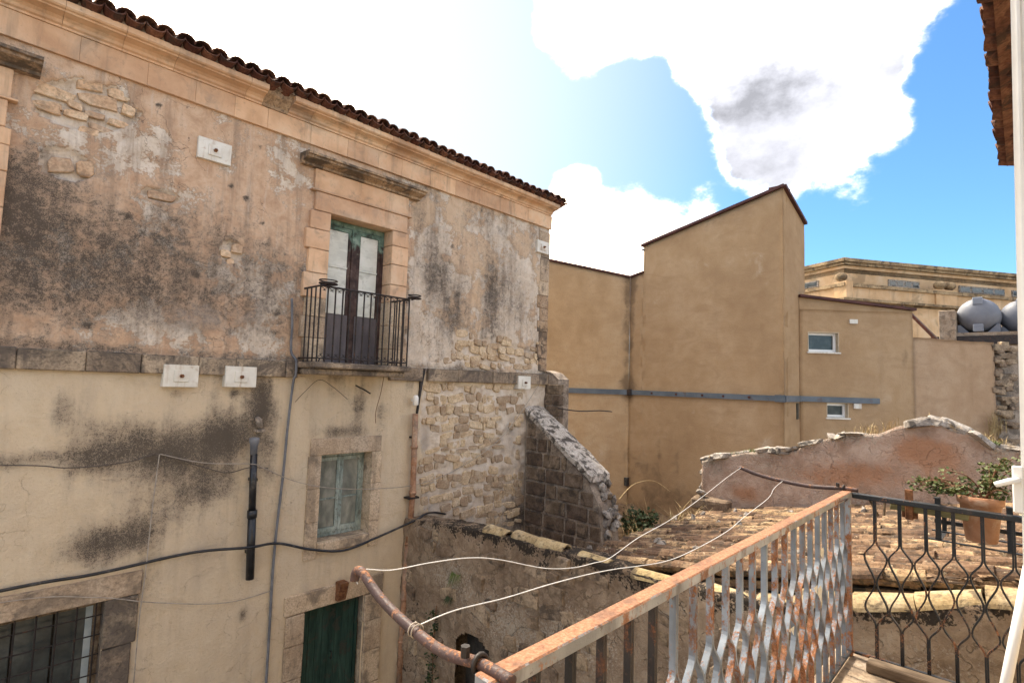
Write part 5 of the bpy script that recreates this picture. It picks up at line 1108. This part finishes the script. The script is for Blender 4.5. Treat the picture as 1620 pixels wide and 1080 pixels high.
# white door leaf standing open
lf = thing('door_leaf', 'open white balcony door leaf with lever handle at the right edge', 'door', (2.5, -.3, -1.64))
MB().prism([(.036,-1.62),(-.006,1.9),(-.075,1.9),(-.05,-1.62)], 'x', 2.475, 2.525).part('stile', M['pvcwhite'], lf)
MB().prism([(.018,-1.6),(-.022,1.88),(-.030,1.88),(.010,-1.6)], 'x', 2.468, 2.474).part('bead', M['pvcwhite'], lf)
MB().box(2.475,2.525,-.6,-.051,-1.62,-1.45).box(2.475,2.525,-.6,-.076,1.78,1.9).box(2.475,2.525,-.6,-.54,-1.45,1.78).part('frame', M['pvcwhite'], lf)
MB().box(2.495,2.505,-.54,-.05,-1.45,1.78).part('glass', M['darkglass'], lf)
MB().cbox(2.462,2.476,.014,.042,-.375,-.222,.004).part('handle_plate', M['pvcwhite'], lf)
MB().tube([(2.462,.03,-.268),(2.44,.034,-.268),(2.432,.05,-.272),(2.436,.083,-.288)], [.011,.009], 10, smooth=3).part('lever', M['pvcwhite'], lf, True)
tag(MB().tube([(3.3,-.006,-.62),(3.3,.171,-1.655)], .02, 12).part('plastic_pipe', M['pvcwhite'], None, True), 'white plastic pipe leaning on the balcony floor beside the door leaf', 'pipe')

# balcony slab
sb_ = thing('balcony', 'near balcony concrete slab under the rusty railing', 'balcony', (2.5, .1, -1.8))
MB().cbox(.80,4.19,HW,.93,-1.80,-1.66,.02,.004).part('slab', M['concrete'], sb_); MB().cbox(.78,4.21,.88,.95,-1.83,-1.655,.01).part('edge_trim', M['concrete'], sb_)
tag(MB().cbox(3.93,4.03,.30,.74,-1.657,-1.60,.006,.003).part('wood_plank', M['wood']), 'weathered wooden plank lying on the balcony floor by the side railing', 'plank')

# railing
rl = thing('balcony_railing', 'rusty balcony railing of wavy flat bars with flaking blue-white paint', 'railing', (2.5, .4, -1.66))
RX0, RX1, RYf = .87, 4.10, .86
MB().cbox(RX0-.03, RX1+.02, RYf-.027, RYf+.027, -.668, -.632, .004).part('front_handrail', M['railtop'], rl)
MB().cbox(RX0-.03, RX1+.02, RYf-.016, RYf+.016, -1.635, -1.62, .003).part('front_bottom_rail', M['raildark'], rl)
MB().cbox(RX1-.022, RX1+.022, HW+.0, RYf-.029, -.672, -.640, .004).part('side_handrail', M['raildark'], rl)
MB().cbox(RX1-.014, RX1+.014, HW+.0, RYf-.018, -1.637, -1.622, .003).part('side_bottom_rail', M['raildark'], rl)
MB().cbox(RX0-.022, RX0+.022, HW+.0, RYf-.029, -.672, -.640, .004).part('side_handrail', M['railtop'], rl)
MB().cbox(RX1-.017, RX1+.017, RYf-.017, RYf+.017, -1.66, -.669, .003).part('corner_post', M['railpaint'], rl)
MB().cbox(RX0-.017, RX0+.017, RYf-.017, RYf+.017, -1.66, -.669, .003).part('corner_post', M['railpaint'], rl)
np_ = 23; pit = (RX1-RX0)/np_
KZ = [(-.668,0),(-.92,0),(-1.02,1),(-1.175,0),(-1.33,1),(-1.43,0),(-1.622,0)]
def strip(sign, p, hw, ht, axis, mat):
    pts = []; e = ht+.0006
    for (z0,a0),(z1,a1) in zip(KZ[:-1], KZ[1:]):
        n_ = 1 if a0 == a1 else 7
        for i in range(n_):
            f = i/n_; s_ = f*f*(3-2*f); off = (e + (p/2-2*e)*(a0+(a1-a0)*s_))*sign; pts.append((off, z0+(z1-z0)*f))
    pts.append((e*sign, KZ[-1][0]))
    P = [((o,0,z) if axis == 'x' else (0,o,z)) for o, z in pts]
    return MB().sweep(P, (0,1,0) if axis == 'x' else (1,0,0), hw, ht).me('baluster', mat)
fA, fB = strip(1, pit, .0118, .0042, 'x', M['railpaint']), strip(-1, pit, .0118, .0042, 'x', M['railpaint'])
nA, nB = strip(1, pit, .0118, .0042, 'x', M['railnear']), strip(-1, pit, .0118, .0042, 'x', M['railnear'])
for k in range(1, np_):
    x = RX0 + k*pit; j = random.uniform(-.002,.002)
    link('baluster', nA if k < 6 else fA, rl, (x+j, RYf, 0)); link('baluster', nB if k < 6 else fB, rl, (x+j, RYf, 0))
sp_ = .128; sA, sB = strip(1, sp_, .010, .0042, 'y', M['raildark']), strip(-1, sp_, .010, .0042, 'y', M['raildark'])
for k in range(1, 11):
    y = RYf - .02 - k*sp_
    if y > HW+.05: link('baluster', sA, rl, (RX1, y, 0)); link('baluster', sB, rl, (RX1, y, 0))
sC, sD = strip(1, sp_, .011, .0032, 'y', M['railpaint']), strip(-1, sp_, .011, .0032, 'y', M['railpaint'])
for k in range(1, 11): link('baluster', sC, rl, (RX0, RYf-.02-k*sp_, 0)); link('baluster', sD, rl, (RX0, RYf-.02-k*sp_, 0))
for x, z, s_ in ((3.42,-.90,.5),(3.36,-1.10,.6),(3.30,-1.06,.35),(2.9,-1.15,.3)):
    y_ = RYf-.013
    MB().add([(x,y_,z),(x+.03*s_,y_-.02*s_,z+.05*s_),(x+.012*s_,y_-.008,z+.09*s_),(x-.03*s_,y_+.006,z+.04*s_),(x-.012*s_,y_-.022*s_,z-.05*s_)], [(0,1,2),(0,2,3),(0,3,4),(0,4,1)]).part('paint_flake', M['white'], rl)
# bent pipe arms
def arm(pts, label, tip):
    t = thing('bent_pipe', label, 'pipe arm', pts[0], 'clothesline arms on the balcony railing')
    MB().tube(pts, .0135, 12, True, 5).part('pipe', M['railarm'], t, True)
    c = Vector(pts[1]); ring = [(c.x+.0, c.y+.02*math.cos(a)-.0, c.z+.024*math.sin(a)) for a in [2*math.pi*i/12 for i in range(13)]]
    MB().tube([(c.x+.02*math.cos(a), c.y, c.z+.02*math.sin(a)) for a in [2*math.pi*i/12 for i in range(13)]], .006, 6).part('clamp', M['iron'], t, True)
    MB().lathe([(.011,c.z+.01),(.011,c.z+.034)], (c.x-.018,c.y+.03,0), 6).part('bolt', M['iron'], t)
arm([(.87,.80,-.628),(.87,.90,-.628),(.87,1.03,-.648),(.87,1.19,-.63),(.87,1.31,-.60),(.87,1.395,-.562),(.87,1.425,-.562),(.87,1.437,-.575),(.87,1.440,-.592)], 'bent rusty pipe arm clamped to the near left corner of the railing', 1)
arm([(4.1,.80,-.622),(4.1,.88,-.622),(4.1,1.07,-.638),(4.1,1.25,-.630),(4.1,1.42,-.608),(4.1,1.535,-.578),(4.1,1.55,-.582)], 'bent rusty pipe arm at the far corner of the railing', 1)
L1 = [(.872,1.425,-.60),(.868,1.432,-.578),(.874,1.40,-.553),(.974,1.405,-.578),(1.123,1.411,-.590),(1.295,1.418,-.612),(1.459,1.426,-.654),(1.73,1.437,-.747),(1.933,1.446,-.793),(2.11,1.454,-.812),(2.249,1.46,-.82),(2.53,1.472,-.779),(2.903,1.488,-.752),(3.339,1.507,-.692),(3.807,1.527,-.614),(4.094,1.54,-.575)]
L2 = [(.875,1.14,-.626),(1.006,1.145,-.625),(1.211,1.152,-.647),(1.465,1.16,-.665),(1.784,1.171,-.70),(2.261,1.187,-.773),(2.603,1.199,-.788),(3.026,1.213,-.779),(3.333,1.224,-.743),(3.756,1.238,-.701),(3.894,1.243,-.653),(4.10,1.252,-.628)]
cable('clothesline', L1, .0017, M['whitewire'], 'outer white clothesline wire strung between the tips of the pipe arms', 'clothesline', 6, 6)
cable('clothesline', L2, .0017, M['whitewire'], 'inner white clothesline wire tied halfway along the pipe arms', 'clothesline', 6, 6)
coil = [(.87+.017*math.cos(a), 1.14+.006*(i/6)-.012, -.635+.017*math.sin(a)) for i, a in enumerate([.5*k for k in range(28)])]
cable('wire_tie', coil, .002, M['oldwire'], 'wire wound round the near pipe arm where the clothesline is tied', 'wire', 5, 0)
cable('tie_wire', [(4.03,.84,-.66),(3.9,.90,-.70),(3.7,.93,-.70),(3.66,.90,-.68),(3.72,.84,-.655),(3.95,.83,-.66),(4.05,.87,-.70)], .004, M['railarm'], 'rusty wire twisted round the far end of the handrail', 'wire', 5)

# flower pot in an iron holder on the side railing
ph = thing('pot_holder', 'iron bracket holding the flower pot on the side railing', 'bracket', (4.25,.22,-.86))
for y in (.085, .40):
    MB().sweep([(4.075,y,-.60),(4.13,y,-.60),(4.135,y,-.85),(4.46,y,-.86)], (0,1,0), .014, .003).part('strap', M['raildark'], ph)
MB().sweep([(4.46,-.02,-.80),(4.46,.45,-.80)], (0,0,1), .012, .003).part('front_bar', M['raildark'], ph); MB().sweep([(4.45,.40,-.86),(4.46,.40,-.70)], (0,1,0), .012, .003).part('strap', M['raildark'], ph)
MB().sweep([(4.14,.0,-.852),(4.14,.46,-.852)], (1,0,0), .012, .003).part('shelf_bar', M['raildark'], ph); MB().sweep([(4.42,.0,-.852),(4.42,.46,-.852)], (1,0,0), .012, .003).part('shelf_bar', M['raildark'], ph)
fp = thing('flower_pot', 'terracotta flower pot with a green shrub on the side railing', 'flower pot', (4.29,.225,-.845))
pc = (4.29,.215)
MB().lathe([(.070,-.846),(.074,-.84),(.098,-.63),(.109,-.628),(.112,-.585),(.100,-.582),(.094,-.60),(.02,-.605)], (pc[0],pc[1],0), 20).part('pot', M['pot'], fp, True)
MB().lathe([(.02,-.606),(.094,-.604),(.06,-.592),(.01,-.59)], (pc[0],pc[1],0), 12).part('soil', M['soil'], fp)
rg = random.Random(4); stems = MB(); cents = []
for i in range(20):
    a = rg.uniform(0,6.28); q = Vector((pc[0]+.05*math.cos(a), pc[1]+.05*math.sin(a), -.60))
    tgt = Vector((pc[0]+rg.uniform(-.12,.14), pc[1]+rg.uniform(-.20,.30), -.60+rg.uniform(.04,.20)))
    if i < 6: tgt = Vector((pc[0]+rg.uniform(-.08,.08), pc[1]+rg.uniform(.22,.36), -.60+rg.uniform(.0,.07)))
    if i in (6,7,8): tgt = Vector((pc[0]+rg.uniform(-.1,.1), pc[1]-rg.uniform(.06,.22), -.60+rg.uniform(.2,.27)))
    md = q.lerp(tgt, .5)+Vector((0,0,.05)); stems.tube([q,md,tgt], [.0055,.0025], 5, smooth=4)
    for k in range(7): f = .3+.7*k/6; cents.append(tuple(q.lerp(tgt, f)+Vector((rg.uniform(-.015,.015),rg.uniform(-.015,.015),.03*(1-f)+rg.uniform(-.01,.015)))))
stems.part('stems', M['twig'], fp); leaves(cents, 9, .032, .022, 9).part('foliage', M['leaf'], fp)
tag(MB().cbox(4.15,4.175,.26,.64,-.715,-.655,.003,.004).part('mossy_board', M['greenwood']), 'mossy wooden board wired behind the side handrail beside the pot', 'board')
tag(MB().cbox(4.13,4.155,.52,.56,-.76,-.58,.003).cbox(4.156,4.17,.50,.58,-.755,-.70,.003).part('rusty_hinge', M['rustbolt']), 'rusty brown metal tab bolted to the side handrail left of the pot', 'metal tab')
tag(MB().tube([(4.13,.75,-.66),(4.14,.70,-.77)], .008, 5).tube([(4.13,.66,-.66),(4.14,.67,-.76)], .008, 5).part('wood_pegs', M['wood']), 'grey wooden peg ends hanging under the side handrail', 'peg')
